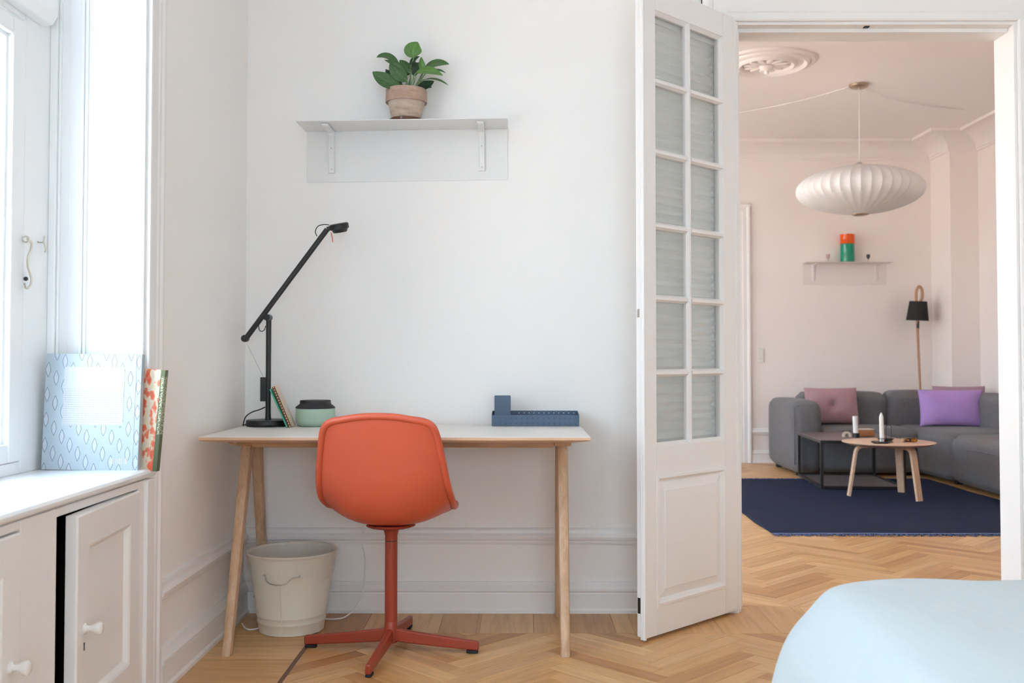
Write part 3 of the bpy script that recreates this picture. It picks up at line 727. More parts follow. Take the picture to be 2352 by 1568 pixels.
def cab_door(y_hinge, width, ang, kn):
    """leaf hinged at its far edge; local -y runs towards the free edge"""
    root = empty('door', (.0, cy(y_hinge), 0)); root.parent = cab; root.rotation_euler = (0, 0, ang)
    z0, z1 = .09, .630; b = MB(); st = .075; ch = .016
    # one leaf mesh: frame ring, sloped moulding and sunk panel
    def ring(y, z, x): return [(x, -width+y, z0+z), (x, -y, z0+z), (x, -y, z1-z), (x, -width+y, z1-z)]
    rings = [ring(0, 0, -.024), ring(0, 0, .0), ring(.004, .004, .004), ring(st, st+.005, .004), ring(st+.006, st+.011, .001), ring(st+ch, st+ch+.005, -.010), ring(width/2-.001, (z1-z0)/2-.001, -.010)]
    b.grid(rings, True); b.add(rings[0], [(3, 2, 1, 0)])
    leaf = b.build('door_leaf', 'trim_paint', root)
    k = MB().lathe([(.001, 0), (.013, 0), (.013, .003), (.008, .006), (.007, .014), (.011, .022), (.0155, .030), (.0155, .037), (.011, .041), (.004, .0415), (.001, .0415)], n=24, axis='X').build('knob', 'porcelain', root, True, label='white turned knob')
    k.location = (.004, kn, .356)
    q = MB(); q.lathe([(.001, 0), (.003, 0), (.003, .0012), (.001, .0012)], (.0045, kn-.006, .322), 10, axis='X'); q.box(.0045, .0057, kn-.0075, kn-.0045, .306, .322)
    q.build('keyhole', 'black_metal', root)
    return root
cab_door(2.802, .456, R(3.4), -.405); cab_door(2.135, .456, 0, -.040)

# ------------------------------------------------------------------ glazed double-door leaf, standing open
d1 = empty('door_1', (.881, 3.982, 0), math.atan2(-.704, -.710)); struct(d1, 'open white glazed door leaf with twelve panes over a raised panel')
S0, S1, SE, SL_ = .108, .540, .615, .615; GZ0, GZ1 = .684, 2.262; PZ0, PZ1 = .115, .576; DZ0, DZ1 = .012, 2.358; TH = .042
def dpart(name, s0, s1, z0, z1, y0=-TH, y1=0., bev=.0025): return MB().box(s0, s1, y0, y1, z0, z1).build(name, 'door_paint', d1, bevel=bev)
dpart('stile', 0, S0, DZ0, DZ1); dpart('stile', S1, .604, DZ0, DZ1)
dpart('rail', S0, S1, GZ1, DZ1); dpart('rail', S0, S1, PZ1, GZ0); dpart('rail', S0, S1, DZ0, PZ0)
a = MB(); a.prism([(.604, -.020), (.612, -.020), (.615, -.017), (.6155, -.012), (.613, -.010), (.617, -.006), (.617, -.001), (.614, .002), (.606, .002), (.604, 0)], lambda s, y: (s, y, DZ0-.004), lambda s, y: (s, y, DZ1)); a.build('meeting_strip', 'door_paint', d1)
zs = [2.005, 1.747, 1.479, 1.216, .946]; SM = (S0+S1)/2+.006
def bar_prof(h): return [(-h, -.026), (h, -.026), (h, -.012), (h*.55, -.004), (h*.4, -.001), (-h*.4, -.001), (-h*.55, -.004), (-h, -.012)]
mb_ = MB(); mb_.prism([(SM+x, y) for x, y in bar_prof(.013)], lambda s, y: (s, y, GZ0), lambda s, y: (s, y, GZ1)); mb_.build('glazing_bar', 'door_paint', d1)
for z in zs:
    for s0, s1 in ((S0, SM-.012), (SM+.012, S1)):
        MB().prism([(z+x, y) for x, y in bar_prof(.013)], lambda q, y: (s0, y, q), lambda q, y: (s1, y, q)).build('glazing_bar', 'door_paint', d1)
bd = MB(); e = .012   # putty bead around the glazed field
for q in ((S0, S0+e, GZ0, GZ1), (S1-e, S1, GZ0, GZ1)): bd.prism([(q[0] if q[0] == S0 else q[1], -.003), (q[1] if q[0] == S0 else q[0], -.014), (q[1] if q[0] == S0 else q[0], -.026), (q[0] if q[0] == S0 else q[1], -.026)], lambda s, y: (s, y, GZ0), lambda s, y: (s, y, GZ1))
for z, zi in ((GZ0, GZ0+e), (GZ1, GZ1-e)): bd.prism([(z, -.003), (zi, -.014), (zi, -.026), (z, -.026)], lambda q, y: (S0, y, q), lambda q, y: (S1, y, q))
bd.build('glazing_bead', 'door_paint', d1)
zz = [GZ1]+zs+[GZ0]
for i in range(6):
    for s0, s1 in ((S0, SM), (SM, S1)):
        MB().box(s0+.006, s1-.006, -.022, -.019, zz[i+1]+.006, zz[i]-.006).build('pane', 'pane_glass', d1)
# raised panel
b = MB()
def pr(i, y): return [(S0+i, y, PZ0+i), (S1-i, y, PZ0+i), (S1-i, y, PZ1-i), (S0+i, y, PZ1-i)]
b.grid([pr(-.004, -.001), pr(-.002, .003), pr(.008, .004), pr(.014, -.004), pr(.018, -.012), pr(.022, -.013), pr(.052, -.006), pr(.055, -.003), pr(.20, -.003)], True)
rr = pr(.20, -.003); b.add(rr, [(0, 1, 2, 3)]); b.build('panel', 'door_paint', d1)
# pleated blind on the far side of the glass
b = MB(); rows = []; n = 94; hh = (GZ1-.03-GZ0+.02)/n
for i in range(n+1):
    z = GZ1-.025-i*hh; y = -.052-(.011 if i % 2 else -.004); rows.append([(S0-.012, y, z), (S1+.012, y, z)])
b.grid(rows); b.build('pleated_blind', 'pleated_cloth', d1, label='white pleated blind behind the panes')
MB().box(S0-.015, S1+.015, -.066, -.043, GZ1-.026, GZ1+.004).build('blind_headrail', 'door_paint', d1, bevel=.003)
b = MB(); b.box(.603, .6055, -.038, -.024, .095, .150); b.build('flush_bolt', 'black_metal', d1, label='black flush bolt in the door edge')
b = MB(); b.box(.603, .6052, -.036, -.026, 1.145, 1.175); b.build('latch_plate', 'steel', d1)
for z in (.35, 1.9): MB().lathe([(.007, 0), (.007, .09)], (.004, -.048, z), 12).build('hinge', 'door_paint', d1, True)
# ------------------------------------------------------------------ desk
desk = empty('desk', (-.407, 3.62, 0)); tag(desk, 'wooden desk with pale laminate top and splayed oak legs against the wall', 'desk')
HX, Yd0, Yd1 = .646, -.32, .325
b = MB()   # plywood core with a bevelled underside
def dr(i, z): return [(-HX+i, Yd0+i, z), (HX-i, Yd0+i, z), (HX-i, Yd1-i, z), (-HX+i, Yd1-i, z)]
b.grid([dr(.0005, .7385), dr(0, .730), dr(.004, .727), dr(.055, .7175)], True); b.add(dr(.0005, .7385), [(0, 1, 2, 3)]); b.add(dr(.055, .7175), [(3, 2, 1, 0)])
b.build('tabletop', 'ply_edge', desk, label='plywood edge bevelled underneath')
MB().box(-HX+.001, HX-.001, Yd0+.001, Yd1-.001, .7386, .7402).build('laminate_surface', 'laminate', desk, label='pale grey laminate surface')
def slanted(p0, p1, hx0, hy0, hx1, hy1, n=16, k=3.2):
    rows = []
    for p, hx, hy in ((p0, hx0, hy0), (p1, hx1, hy1)):
        r = []
        for i in range(n):
            a = 2*PI*i/n; c, s = math.cos(a), math.sin(a); q = (abs(c)**k+abs(s)**k)**(-1/k); r.append((p[0]+hx*c*q, p[1]+hy*s*q, p[2]))
        rows.append(r)
    b = MB(); b.grid(rows, True); b.add(rows[0], [tuple(range(n))[::-1]]); b.add(rows[1], [tuple(range(n))]); return b
for x in (-.574, .566):
    slanted((x, -.222, 0), (x, .020, .695), .0165, .020, .0205, .027).build('leg', 'oak_leg', desk, True)
    slanted((x, .290, 0), (x, .140, .695), .0165, .020, .0205, .027).build('leg', 'oak_leg', desk, True)
    MB().box(x-.032, x+.032, -.02, .175, .684, .7175).build('leg_bracket', 'oak_rail', desk, bevel=.004)
for y in (-.03, .165): MB().box(-.545, .535, y, y+.022, .680, .7175).build('apron', 'oak_rail', desk, bevel=.003)
b = MB(); b.tube(spline([(-.60, -.18, .7178), (-.55, -.17, .700), (-.50, -.18, .7178)]), .004, 6); b.build('cable_clip', 'oak_rail', desk, True)

# ------------------------------------------------------------------ chair
ch = empty('swivel_chair', (-.436, 3.458, 0), 0); tag(ch, 'orange moulded shell chair on a four-armed swivel base at the desk', 'chair')
turn = empty('shell_pivot'); COL.objects.unlink(turn); bpy.data.objects.remove(turn)
rows_c = [(-.252,.8135,.104,.004,-.010),(-.2505,.807,.140,.007,-.009),(-.249,.794,.163,.010,-.006),(-.2455,.770,.178,.015,-.002),(-.238,.725,.188,.024,0),(-.229,.670,.197,.034,0),(-.219,.612,.205,.046,.003),
          (-.206,.560,.211,.062,.010),(-.184,.512,.215,.080,.026),(-.148,.470,.2155,.082,.048),(-.095,.444,.214,.060,.062),(-.03,.434,.212,.026,.060),(.05,.434,.209,.005,.050),(.13,.442,.202,0,.038),(.19,.448,.196,-.006,.028),(.222,.446,.176,-.014,.014),(.238,.438,.14,-.02,.004)]
fine = spline([Vector(r[:3]) for r in rows_c], 4); fine2 = spline([Vector((r[3], r[4], 0)) for r in rows_c], 4)
NU = 33; ca, sa = math.cos(R(-3)), math.sin(R(-3))
def rz(p, yoff=0.0): return (p[0]*ca-p[1]*sa, p[0]*sa+p[1]*ca, p[2])
srows = []
for c, d in zip(fine, fine2):
    y, z, w = c; row = []
    for i in range(NU):
        u = -1+2*i/(NU-1); k = abs(u)**2.6
        row.append(rz((u*w, y+d.x*k, z+d.y*k)))
    srows.append(row)
sh = MB().grid(srows).build('shell', 'chair_shell', ch, True, solid=.006)
sh.modifiers.new('soft', 'SUBSURF').render_levels = 1
edge = srows[0]+[r[-1] for r in srows[1:]]+srows[-1][::-1][1:]+[r[0] for r in srows[1:-1]][::-1]
cen = Vector((0, -.06, .6))
edge = [Vector(p)+Vector((math.copysign(.004, p[0]) if abs(p[0]) > .1 else 0, 0, 0)) for p in edge]
for _ in range(3): edge = [(edge[i-1]+edge[i]*2+edge[(i+1) % len(edge)])/4 for i in range(len(edge))]
MB().tube(edge, .0115, 12, closed=True).build('rim', 'chair_shell', ch, True, label='thick rolled rim')
MB().lathe([(.001, .4225), (.070, .4225), (.084, .428), (.080, .434), (.001, .434)], (0, -.015, 0), 40).build('seat_plate', 'chair_metal', ch, True)
MB().lathe([(.0215, .375), (.0215, .392), (.026, .408), (.036, .420), (.05, .4255), (.001, .4255)], n=32).build('column_head', 'chair_metal', ch, True)
MB().lathe([(.0215, .100), (.0215, .372)], n=32).build('column', 'chair_metal', ch, True)
MB().lathe([(.0205, .366), (.0205, .38)], n=32).build('collar', 'black_metal', ch, True)
MB().lathe([(.0225, .028), (.0235, .06), (.0225, .098), (.0205, .101)], n=32).build('hub', 'chair_metal', ch, True)
for k in range(4):
    a = R(-6.5)+k*PI/2; b = MB()
    sec = [(.012, .034, .078, .013), (.05, .029, .071, .0125), (.16, .020, .057, .0115), (.305, .010, .041, .0105)]
    for (r0, zb0, zt0, w0), (r1, zb1, zt1, w1) in zip(sec, sec[1:]):
        b.add([(r0,-w0,zb0),(r0,w0,zb0),(r0,w0*.8,zt0),(r0,-w0*.8,zt0),(r1,-w1,zb1),(r1,w1,zb1),(r1,w1*.8,zt1),(r1,-w1*.8,zt1)], [(0,1,5,4),(1,2,6,5),(2,3,7,6),(3,0,4,7)])
    b.add([(.305,-.0105,.010),(.305,.0105,.010),(.305,.0084,.041),(.305,-.0084,.041)], [(0,1,2,3)]); b.add([(.012,-.013,.034),(.012,.013,.034),(.012,.0104,.078),(.012,-.0104,.078)], [(3,2,1,0)])
    bm = bmesh.new(); me = b.mesh('arm'); bm.from_mesh(me); bmesh.ops.remove_doubles(bm, verts=bm.verts[:], dist=1e-5); bm.to_mesh(me); bm.free()
    o = bpy.data.objects.new('base_arm', me); COL.objects.link(o); me.materials.append(MATS['chair_metal']); o.parent = ch; o.rotation_euler = (0, 0, a)
    md = o.modifiers.new('edge', 'BEVEL'); md.width = .005; md.segments = 3; md.limit_method = 'ANGLE'; md.angle_limit = R(35)
    f = MB().rbox(.262, .302, -.0095, .0095, 0, .011, .003, 2).build('glide', 'black_rubber', o, True)

# ------------------------------------------------------------------ desk lamp
lamp = empty('desk_lamp', (-.957, 3.835, .7402)); tag(lamp, 'black metal task lamp with a long slanted arm on the desk', 'lamp')
Zd = .7402
def L(xp, yp): return ((xp-1190)/599.7+.957, 0, 1-(yp-822)/599.7-Zd)
MB().lathe([(.001, 0), (.080, 0), (.082, .003), (.082, .021), (.080, .024), (.001, .024)], n=56).build('base', 'black_metal', lamp, True)
MB().lathe([(.0125, .023), (.0105, .034), (.0100, .05), (.0100, .415)], n=24).build('post', 'black_metal', lamp, True)
p0, p1 = Vector(L(568, 776)), Vector(L(752, 527)); off = Vector((0, -.021, 0))
MB().tube([p0+off, p1+off], .0102, 20).build('arm', 'black_metal', lamp, True)
j = Vector(L(616, 729))
MB().lathe([(.001, -.012), (.0125, -.011), (.0125, .032), (.001, .034)], (j.x, j.y-.021, j.z), 20, axis='Y').build('joint', 'black_metal', lamp, True)
MB().lathe([(.001, -.012), (.0135, -.011), (.0135, .012), (.001, .012)], (p0.x-.004, -.021, p0.z-.002), 20, axis='Y').build('counterweight', 'black_metal', lamp, True)
hc = Vector(L(780, 522)); hd = MB()
hd.lathe([(.001, .014), (.033, .014), (.0365, .011), (.0365, -.006), (.030, -.010), (.027, -.018), (.024, -.020), (.021, -.016), (.001, -.014)], (0, 0, 0), 40)
h = hd.build('lamp_head', 'black_metal', lamp, True); h.location = hc+off; h.rotation_euler = (R(12), R(-9), 0)
MB().lathe([(.001, -.0152), (.020, -.0165), (.001, -.0155)], n=28).build('diffuser', 'white_plastic', h, True)
MB().tube([p1+off, p1+off+Vector((.010, 0, .004)), hc+off+Vector((-.034, 0, 0))], .009, 14).build('neck', 'black_metal', lamp, True)
MB().tube([L(759, 533), L(763, 555)], .0016, 6).build('switch_pin', 'red_plastic', lamp, True, label='small red pin')
MB().tube([Vector(p)+off for p in spline([L(729, 543), L(725, 532), L(731, 520), L(744, 516), L(757, 517)])], .0018, 6).build('head_cable', 'black_rubber', lamp, True)
MB().tube([Vector(p)+Vector((0, -.012, 0)) for p in spline([L(595, 745), L(596, 757), L(602, 761), L(608, 757), L(611, 748)])], .0016, 6).build('joint_cable', 'black_rubber', lamp, True)
MB().tube([Vector(L(569, 788))+off, L(604, 864)], .0007, 5).build('wire', 'steel', lamp, True)
b0, b1 = L(599, 866), L(611, 921)
MB().box(b0[0], b1[0]+.003, -.011, .011, b1[2], b0[2]).build('balance_box', 'black_metal', lamp, bevel=.0015)
MB().tube([Vector(p)+Vector((0, -.01, 0)) for p in spline([L(611, 934), L(598, 940), L(580, 946), L(566, 957), (L(560, 970)[0], 0, .003)])]+[Vector((-.100, .06, .003))], .0022, 8).build('power_cable', 'black_rubber', lamp, True)

# books leaning between the lamp and the jar
def thin_book(name, label, x_foot, x_top, zt, thick, depth, cover, spine, y0):
    ang = math.atan2(x_top-x_foot, zt); Ln = math.hypot(x_top-x_foot, zt)
    t = empty(name, (x_foot, y0, Zd+.0003), rot=(0, ang, 0)); tag(t, label, 'book')
    MB().box(0, .0012, 0, depth, 0, Ln).build('cover', cover, t); MB().box(thick-.0012, thick, 0, depth, 0, Ln).build('cover', cover, t)
    MB().box(.0012, thick-.0012, .0015, depth-.002, .002, Ln-.002).build('pages', 'paper', t)
    s = MB().box(-thick/2, thick/2, -.0012, 0, -Ln/2, Ln/2).build('spine', spine, t); s.location = (thick/2, 0, Ln/2)
    return t
thin_book('notebook', 'thin teal notebook leaning against the black lamp post', -.8655, -.9305, .142, .0055, .072, 'teal_cover', 'teal_cover', 3.745)
thin_book('notebook', 'dark brown notebook with a dotted spine leaning on a teal one', -.8575, -.9225, .150, .0115, .072, 'pale_lid', 'dotted_spine', 3.748)

# jar
jar = empty('storage_jar', (-.777, 3.84, Zd)); tag(jar, 'round mint green jar with a black stepped lid on the desk', 'jar')
MB().lathe([(.001, 0), (.056, 0), (.066, .004), (.073, .014), (.0745, .024), (.0745, .066), (.0735, .068), (.001, .068)], n=64).build('body', 'mint_ceramic', jar, True)
MB().lathe([(.001, .0685), (.0745, .0685), (.0750, .071), (.0735, .074), (.060, .084), (.0585, .087), (.0585, .096), (.057, .0985), (.001, .0985)], n=64).build('lid', 'charcoal_lid', jar, True)

# desk organiser
tray = empty('desk_tray', (.066, 3.885, Zd)); tag(tray, 'long blue perforated metal desk tray', 'desk tray')
def open_box(b, hx, hy, h, t=.0016, z0=0.0):
    b.box(-hx, hx, -hy, hy, z0, z0+t)
    b.box(-hx, hx, -hy, -hy+t, z0+t, z0+h); b.box(-hx, hx, hy-t, hy, z0+t, z0+h); b.box(-hx, -hx+t, -hy+t, hy-t, z0+t, z0+h); b.box(hx-t, hx, -hy+t, hy-t, z0+t, z0+h); return b
b = MB(); b.box(-.1665, .1665, -.064, .064, 0, .0016); b.box(-.1665, .1665, -.064, -.0624, .0016, .043); b.box(-.1665, .1665, .0624, .064, .0016, .053)
b.build('body', 'perforated_blue', tray, bevel=.0005)
for x in (-.1665, .1649): MB().prism([(-.0624, .0016), (.0624, .0016), (.0624, .053), (.030, .053), (-.0624, .043)], lambda y, z: (x, y, z), lambda y, z: (x+.0016, y, z)).build('side_panel', 'blue_metal', tray)
b = MB()
for k in range(12): b.lathe([(.001, .0621), (.0019, .0621), (.0019, .0624)], (-.062+k*.0195, 0, .044), 8, axis='Y')
b.build('perforations', 'hole_light', tray)
MB().box(-.070, -.0684, -.062, .062, .002, .042).build('divider', 'blue_metal', tray)
cup = empty('pen_cup', (-.060, 3.885, Zd+.0018)); tag(cup, 'tall square blue perforated pen cup standing in the tray', 'pen cup')
open_box(MB(), .031, .031, .112).build('body', 'perforated_blue', cup, bevel=.0006)

# ------------------------------------------------------------------ wall shelves
def shelf(loc, rot, label, mt):
    s = empty('wall_shelf', loc, rot=rot); tag(s, label, 'shelf', 'bent steel wall shelves')
    D = .175
    b = MB(); b.box(0, .803, -.003, 0, 0, .205); b.box(-.006, .806, -D, 0, .205, .2085); b.build('plate', mt, s, bevel=.001)
    for x in (.100, .700):
        r = []; 
        b = MB(); prof = [(-.010, -.003), (.010, -.003), (.008, -.013), (-.008, -.013)]
        path = spline([(x, -.0085, .036), (x, -.0085, .10), (x, -.0085, .185), (x, -.014, .196), (x, -.03, .1985), (x, -.10, .1985), (x, -D+.03, .1985)], 5)
        rr = []
        for i, p in enumerate(path):
            a = path[max(0, i-1)]; c = path[min(len(path)-1, i+1)]; t = (c-a).normalized(); nn = Vector((0, -t.z, t.y))
            rr.append([(p.x+u, p.y+nn.y*w, p.z+nn.z*w) for u, w in ((-.0125, -.005), (.0125, -.005), (.0125, .002), (.009, .005), (-.009, .005), (-.0125, .002))])
        b.grid(rr, True); b.add(rr[0], [tuple(range(6))]); b.add(rr[-1], [tuple(range(6))[::-1]])
        br = b.build('bracket', mt, s, False, bevel=.001)
        for z in (.05, .135): MB().lathe([(.001, 0), (.0035, 0), (.003, -.0015), (.001, -.002)], (x, -.0136, z), 10, axis='Y').build('screw', 'steel', br, True)
    return s
shelf((-.843, YW-.0005, 1.700), (0, R(-.75), 0), 'white bent steel wall shelf carrying a potted plant', 'shelf_metal')
shelf((2.735, YB-.0005, 1.700), (0, 0, 0), 'white bent steel wall shelf carrying an orange and green vase', 'shelf_metal_warm_light')

# ------------------------------------------------------------------ potted plant
PX, PY, PZ = -.437, 3.888, 1.9142
plant = empty('potted_plant', (PX, PY, PZ)); tag(plant, 'leafy green houseplant in a weathered clay pot on a white shelf', 'plant')
MB().lathe([(.001, 0), (.060, 0), (.0655, .006), (.0658, .016), (.062, .018), (.056, .010), (.001, .009)], n=48).build('saucer', 'saucer_glaze', plant, True, label='glossy brown saucer')
pot = MB().lathe([(.001, .0095), (.052, .0095), (.055, .018), (.063, .045), (.0695, .072), (.0715, .0845), (.0675, .0845), (.001, .08)], n=56).build('pot', 'terracotta_chalky', plant, True)
MB().lathe([(.0705, .0835), (.0805, .0815), (.0812, .084), (.0800, .130), (.0785, .1325), (.0735, .132), (.0715, .124), (.070, .11)], n=56, cap=False).build('pot_rim', 'terracotta_rim', pot, True)
MB().lathe([(.001, .121), (.0714, .119)], n=40, cap=False).build('soil', 'soil', plant, True)
K = .000247; ZR = .132
def Q(x, z, y): return Vector(((x-617)*K, y, (880-z)*K+ZR))
def leaf(base, ctrl, tip, width, mat, nrm=(0, -.8, .6), fold=.25, stem=None, peak=.42, wav=.0):
    n, mcol = 14, 6; c = bez(base, ctrl, tip, n); rows = []; uvs = []
    for i, p in enumerate(c):
        t = i/n; tg = (c[min(n, i+1)]-c[max(0, i-1)]).normalized(); nv = Vector(nrm); nv = (nv-tg*nv.dot(tg)).normalized(); side = tg.cross(nv).normalized()
        s = (max(0, math.sin(PI*t**(math.log(.5)/math.log(peak))))**.8)*width*.58+.0004
        row = []
        for k in range(-mcol//2, mcol//2+1):
            u = k/(mcol/2); row.append(p+side*(u*s)+nv*(abs(u)*s*fold+wav*s*math.sin(9*t+3*u))); uvs.append((u, t))
        rows.append(row)
    b = MB().grid(rows); me = bpy.data.meshes.new('leaf'); me.from_pydata(b.v, [], b.f)
    ul = me.uv_layers.new(name='leaf')
    for lp in me.loops: ul.data[lp.index].uv = uvs[lp.vertex_index]
    me.polygons.foreach_set('use_smooth', [True]*len(me.polygons)); me.materials.append(MATS[mat])
    o = bpy.data.objects.new('leaf', me); COL.objects.link(o); o.parent = plant
    md = o.modifiers.new('thickness', 'SOLIDIFY'); md.thickness = .0006
    md = o.modifiers.new('soft', 'SUBSURF'); md.render_levels = 1; md.levels = 1
    if stem:
        pts = [Vector(stem[0])]+[Vector(s) for s in stem[1:]]+[Vector(base), Vector(c[2])]
        MB().tube(spline(pts, 5), [.0021]*(5*(len(pts)-1)+1), 7).build('stalk', 'leaf_stem', o, True)
    return o
S = lambda x, y=0: (x, y, .120)
leaf(Q(735, 375, -.01), Q(700, 240, -.025), Q(800, 112, -.005), .062, 'leaf_young', (-.1, -1, .1), .12, [S(.008), Q(690, 640, 0), Q(700, 480, 0)], .42)
leaf(Q(500, 490, .015), Q(330, 270, .01), Q(140, 352, .0), .040, 'leaf', (.2, -.75, .7), .3, [S(-.005), Q(620, 650, .01)], .5)
leaf(Q(700, 640, -.02), Q(520, 540, -.045), Q(292, 452, -.05), .038, 'leaf', (.3, -.7, .65), .2, [S(-.002, -.02), Q(670, 760, -.02)], .45)
leaf(Q(645, 770, -.03), Q(470, 640, -.055), Q(390, 480, -.05), .050, 'leaf', (-.4, -.9, .3), .2, [S(-.004, -.02)], .45)
leaf(Q(580, 865, -.035), Q(330, 830, -.06), Q(108, 636, -.05), .052, 'leaf', (-.3, -.9, .35), .15, [S(-.012, -.02)], .5)
leaf(Q(545, 800, -.01), Q(400, 720, -.01), Q(286, 540, .0), .034, 'leaf_dark', (-.4, -.8, .2), .3, [S(-.014)], .45)
leaf(Q(560, 810, -.02), Q(430, 690, -.03), Q(310, 690, -.02), .036, 'leaf_dark', (-.2, -.9, .3), .2, [S(-.012, -.01)], .5)
leaf(Q(680, 560, .01), Q(590, 480, .005), Q(500, 382, .01), .030, 'leaf', (-.5, -.8, .3), .3, [S(.0, .01), Q(680, 700, .01)], .45)
leaf(Q(690, 500, .0), Q(720, 400, -.01), Q(830, 350, -.01), .026, 'leaf_dark', (.2, -.6, .7), .3, [S(.004), Q(690, 650, .0)], .5)
leaf(Q(660, 560, .015), Q(740, 470, .01), Q(800, 430, .02), .040, 'leaf_dark', (0, -.9, .2), .2, [S(.0, .01), Q(670, 700, .01)], .5)
leaf(Q(890, 600, -.01), Q(855, 500, -.015), Q(860, 368, -.02), .024, 'leaf_young', (.3, -.95, .1), .3, [S(.02), Q(820, 740, 0)], .4)
leaf(Q(735, 660, .0), Q(760, 540, -.005), Q(830, 430, .0), .036, 'leaf_dark', (-.2, -.95, .1), .2, [S(.008), Q(730, 760, .0)], .5)
leaf(Q(890, 530, .02), Q(1040, 390, .01), Q(1296, 464, .0), .042, 'leaf', (-.1, -.8, .6), .15, [S(.014, .01), Q(800, 720, .01)], .5)
leaf(Q(940, 570, .01), Q(1100, 530, .0), Q(1240, 604, .0), .022, 'leaf', (0, -.5, .85), .3, [S(.014, .0), Q(840, 720, .0)], .5)
leaf(Q(775, 655, -.035), Q(930, 560, -.06), Q(1214, 712, -.06), .040, 'leaf_young', (-.1, -.8, .6), .12, [S(.006, -.02), Q(720, 770, -.03)], .5)
leaf(Q(860, 755, -.02), Q(1040, 690, -.04), Q(1300, 856, -.05), .024, 'leaf', (.2, -.5, .85), .3, [S(.02, -.02)], .55)
leaf(Q(790, 850, -.01), Q(900, 850, -.02), Q(1060, 740, -.01), .036, 'leaf_dark', (.1, -.9, .4), .2, [S(.02, -.01)], .5)
leaf(Q(720, 850, .02), Q(850, 760, .03), Q(1010, 800, .03), .036, 'leaf_dark', (.1, -.7, .6), .2, [S(.015, .01)], .5)
leaf(Q(800, 880, .04), Q(860, 860, .05), Q(900, 925, .056), .018, 'leaf_dark', (.2, -.5, .8), .2, [S(.03, .03)], .5)
leaf(Q(600, 620, .03), Q(640, 470, .035), Q(720, 430, .03), .044, 'leaf_dark', (-.1, -.9, .3), .2, [S(.0, .02)], .5)
for x, top in ((640, 700), (720, 690), (760, 690)):
    MB().tube(spline([S((x-680)*K*.5, -.025), Q(x, 800, -.04), Q(x+30, top, -.045)]), .0018, 6).build('stalk', 'leaf_stem', plant, True)

# ------------------------------------------------------------------ books on the sill
SZ = .6852
def sill_book(label, loc, w, h, t, lean, tilt, yaw, cover, spine, strip=None):
    r = empty('book', loc, rot=(lean, tilt, yaw)); tag(r, label, 'book')
    for y in (0, t-.0025):
        c = MB().box(-w/2, w/2, -.00125, .00125, -h/2, h/2).build('cover', cover, r, bevel=.0006); c.location = (0, y+.00125, h/2)
    MB().box(-w/2+.004, w/2-.003, .0026, t-.0026, .003, h-.003).build('pages', 'paper', r)
    s = MB().box(-.0012, .0012, -t/2, t/2, -h/2, h/2).build('spine', spine, r, bevel=.0006); s.location = (w/2+.0005, t/2, h/2)
    return r
wb_ = sill_book('large pale book patterned with outlined leaf shapes on the window sill', (-1.2055, 2.815, SZ), .272, .327, .022, R(-3.0), R(.6), R(-1), 'leaf_print', 'leaf_print')
p = MB().box(-.086, .086, -.0006, 0, -.082, .082).build('cover_label', 'label_text', wb_, label='blank-looking white label with faint lines'); p.location = (.004, -.0001, .208)
p = MB().box(-.022, .022, -.0006, 0, -.008, .008).build('barcode', 'barcode', wb_); p.location = (.086, -.0001, .026)
p = MB().box(-.0012, .0012, -.0008, 0, -.1635, .1635).build('cover_crease', 'label_text', wb_); p.location = (.1215, -.0001, .1635)
ob = sill_book('coral and cream printed book with a green spine leaning behind a paler book', (-1.140, 2.862, SZ), .218, .289, .021, R(-1), R(4.2), R(-3), 'coral_print', 'green_spine')
p = MB().box(-.006, .006, -.0006, .0, -.1445, .1445).build('spine_strip', 'green_spine', ob); p.location = (.104, 0, .1445)

# ------------------------------------------------------------------ waste bin
bin_ = empty('waste_bin', (-.838, 3.728, 0)); tag(bin_, 'cream enamelled bucket used as a waste bin under the desk', 'waste bin')
def rb(z): return .117+(.158-.117)*z/.287
prof = [(.001, .006), (.112, .006), (.1155, .0), (.1185, .002), (.118, .008)]
for z in (.02, .034): prof.append((rb(z), z))
prof += [(rb(.038)+.002, .038), (rb(.042)+.002, .042), (rb(.046), .046), (rb(.058), .058), (rb(.061)+.0015, .061), (rb(.065)+.0015, .065), (rb(.068), .068), (rb(.2), .2), (rb(.275), .275), (.1585, .281), (.162, .283), (.1635, .287), (.162, .291), (.158, .290), (rb(.28)-.003, .278), (.119, .02), (.001, .012)]
MB().lathe(prof, n=72, cap=False).build('bucket', 'cream_enamel', bin_, True)
b = MB(); ang = R(-94)
b.add([(rb(z)*math.cos(ang+d/rb(z))+o*math.cos(ang), rb(z)*math.sin(ang+d/rb(z))+o*math.sin(ang), z) for z in (.01, .272) for d, o in ((-.003, -.001), (-.002, .0015), (.002, .0015), (.003, -.001))], [(0, 1, 5, 4), (1, 2, 6, 5), (2, 3, 7, 6)])
b.build('seam', 'cream_enamel', bin_, True)
def H(x, z, out=.004): 
    r = rb(z)+out+.004; a = R(-94)+x/r; return (r*math.cos(a), r*math.sin(a), z)
MB().tube(spline([H(-.062, .224), H(-.056, .228), H(-.0535, .225), H(-.052, .213), H(-.040, .202, .010), H(-.015, .197, .016), H(.015, .198, .016), H(.030, .204, .012), H(.045, .217), H(.055, .220), H(.070, .221), H(.073, .227)], 5), .0021, 8).build('handle', 'steel', bin_, True, label='wire handle')
random.seed(3)
ph = [random.uniform(0, 6.28) for _ in range(8)]
def crinkle(a, k): return sum(math.sin((3+2*i)*a+ph[i]+k*(1.3+i))/(2+i) for i in range(6))
rows = []
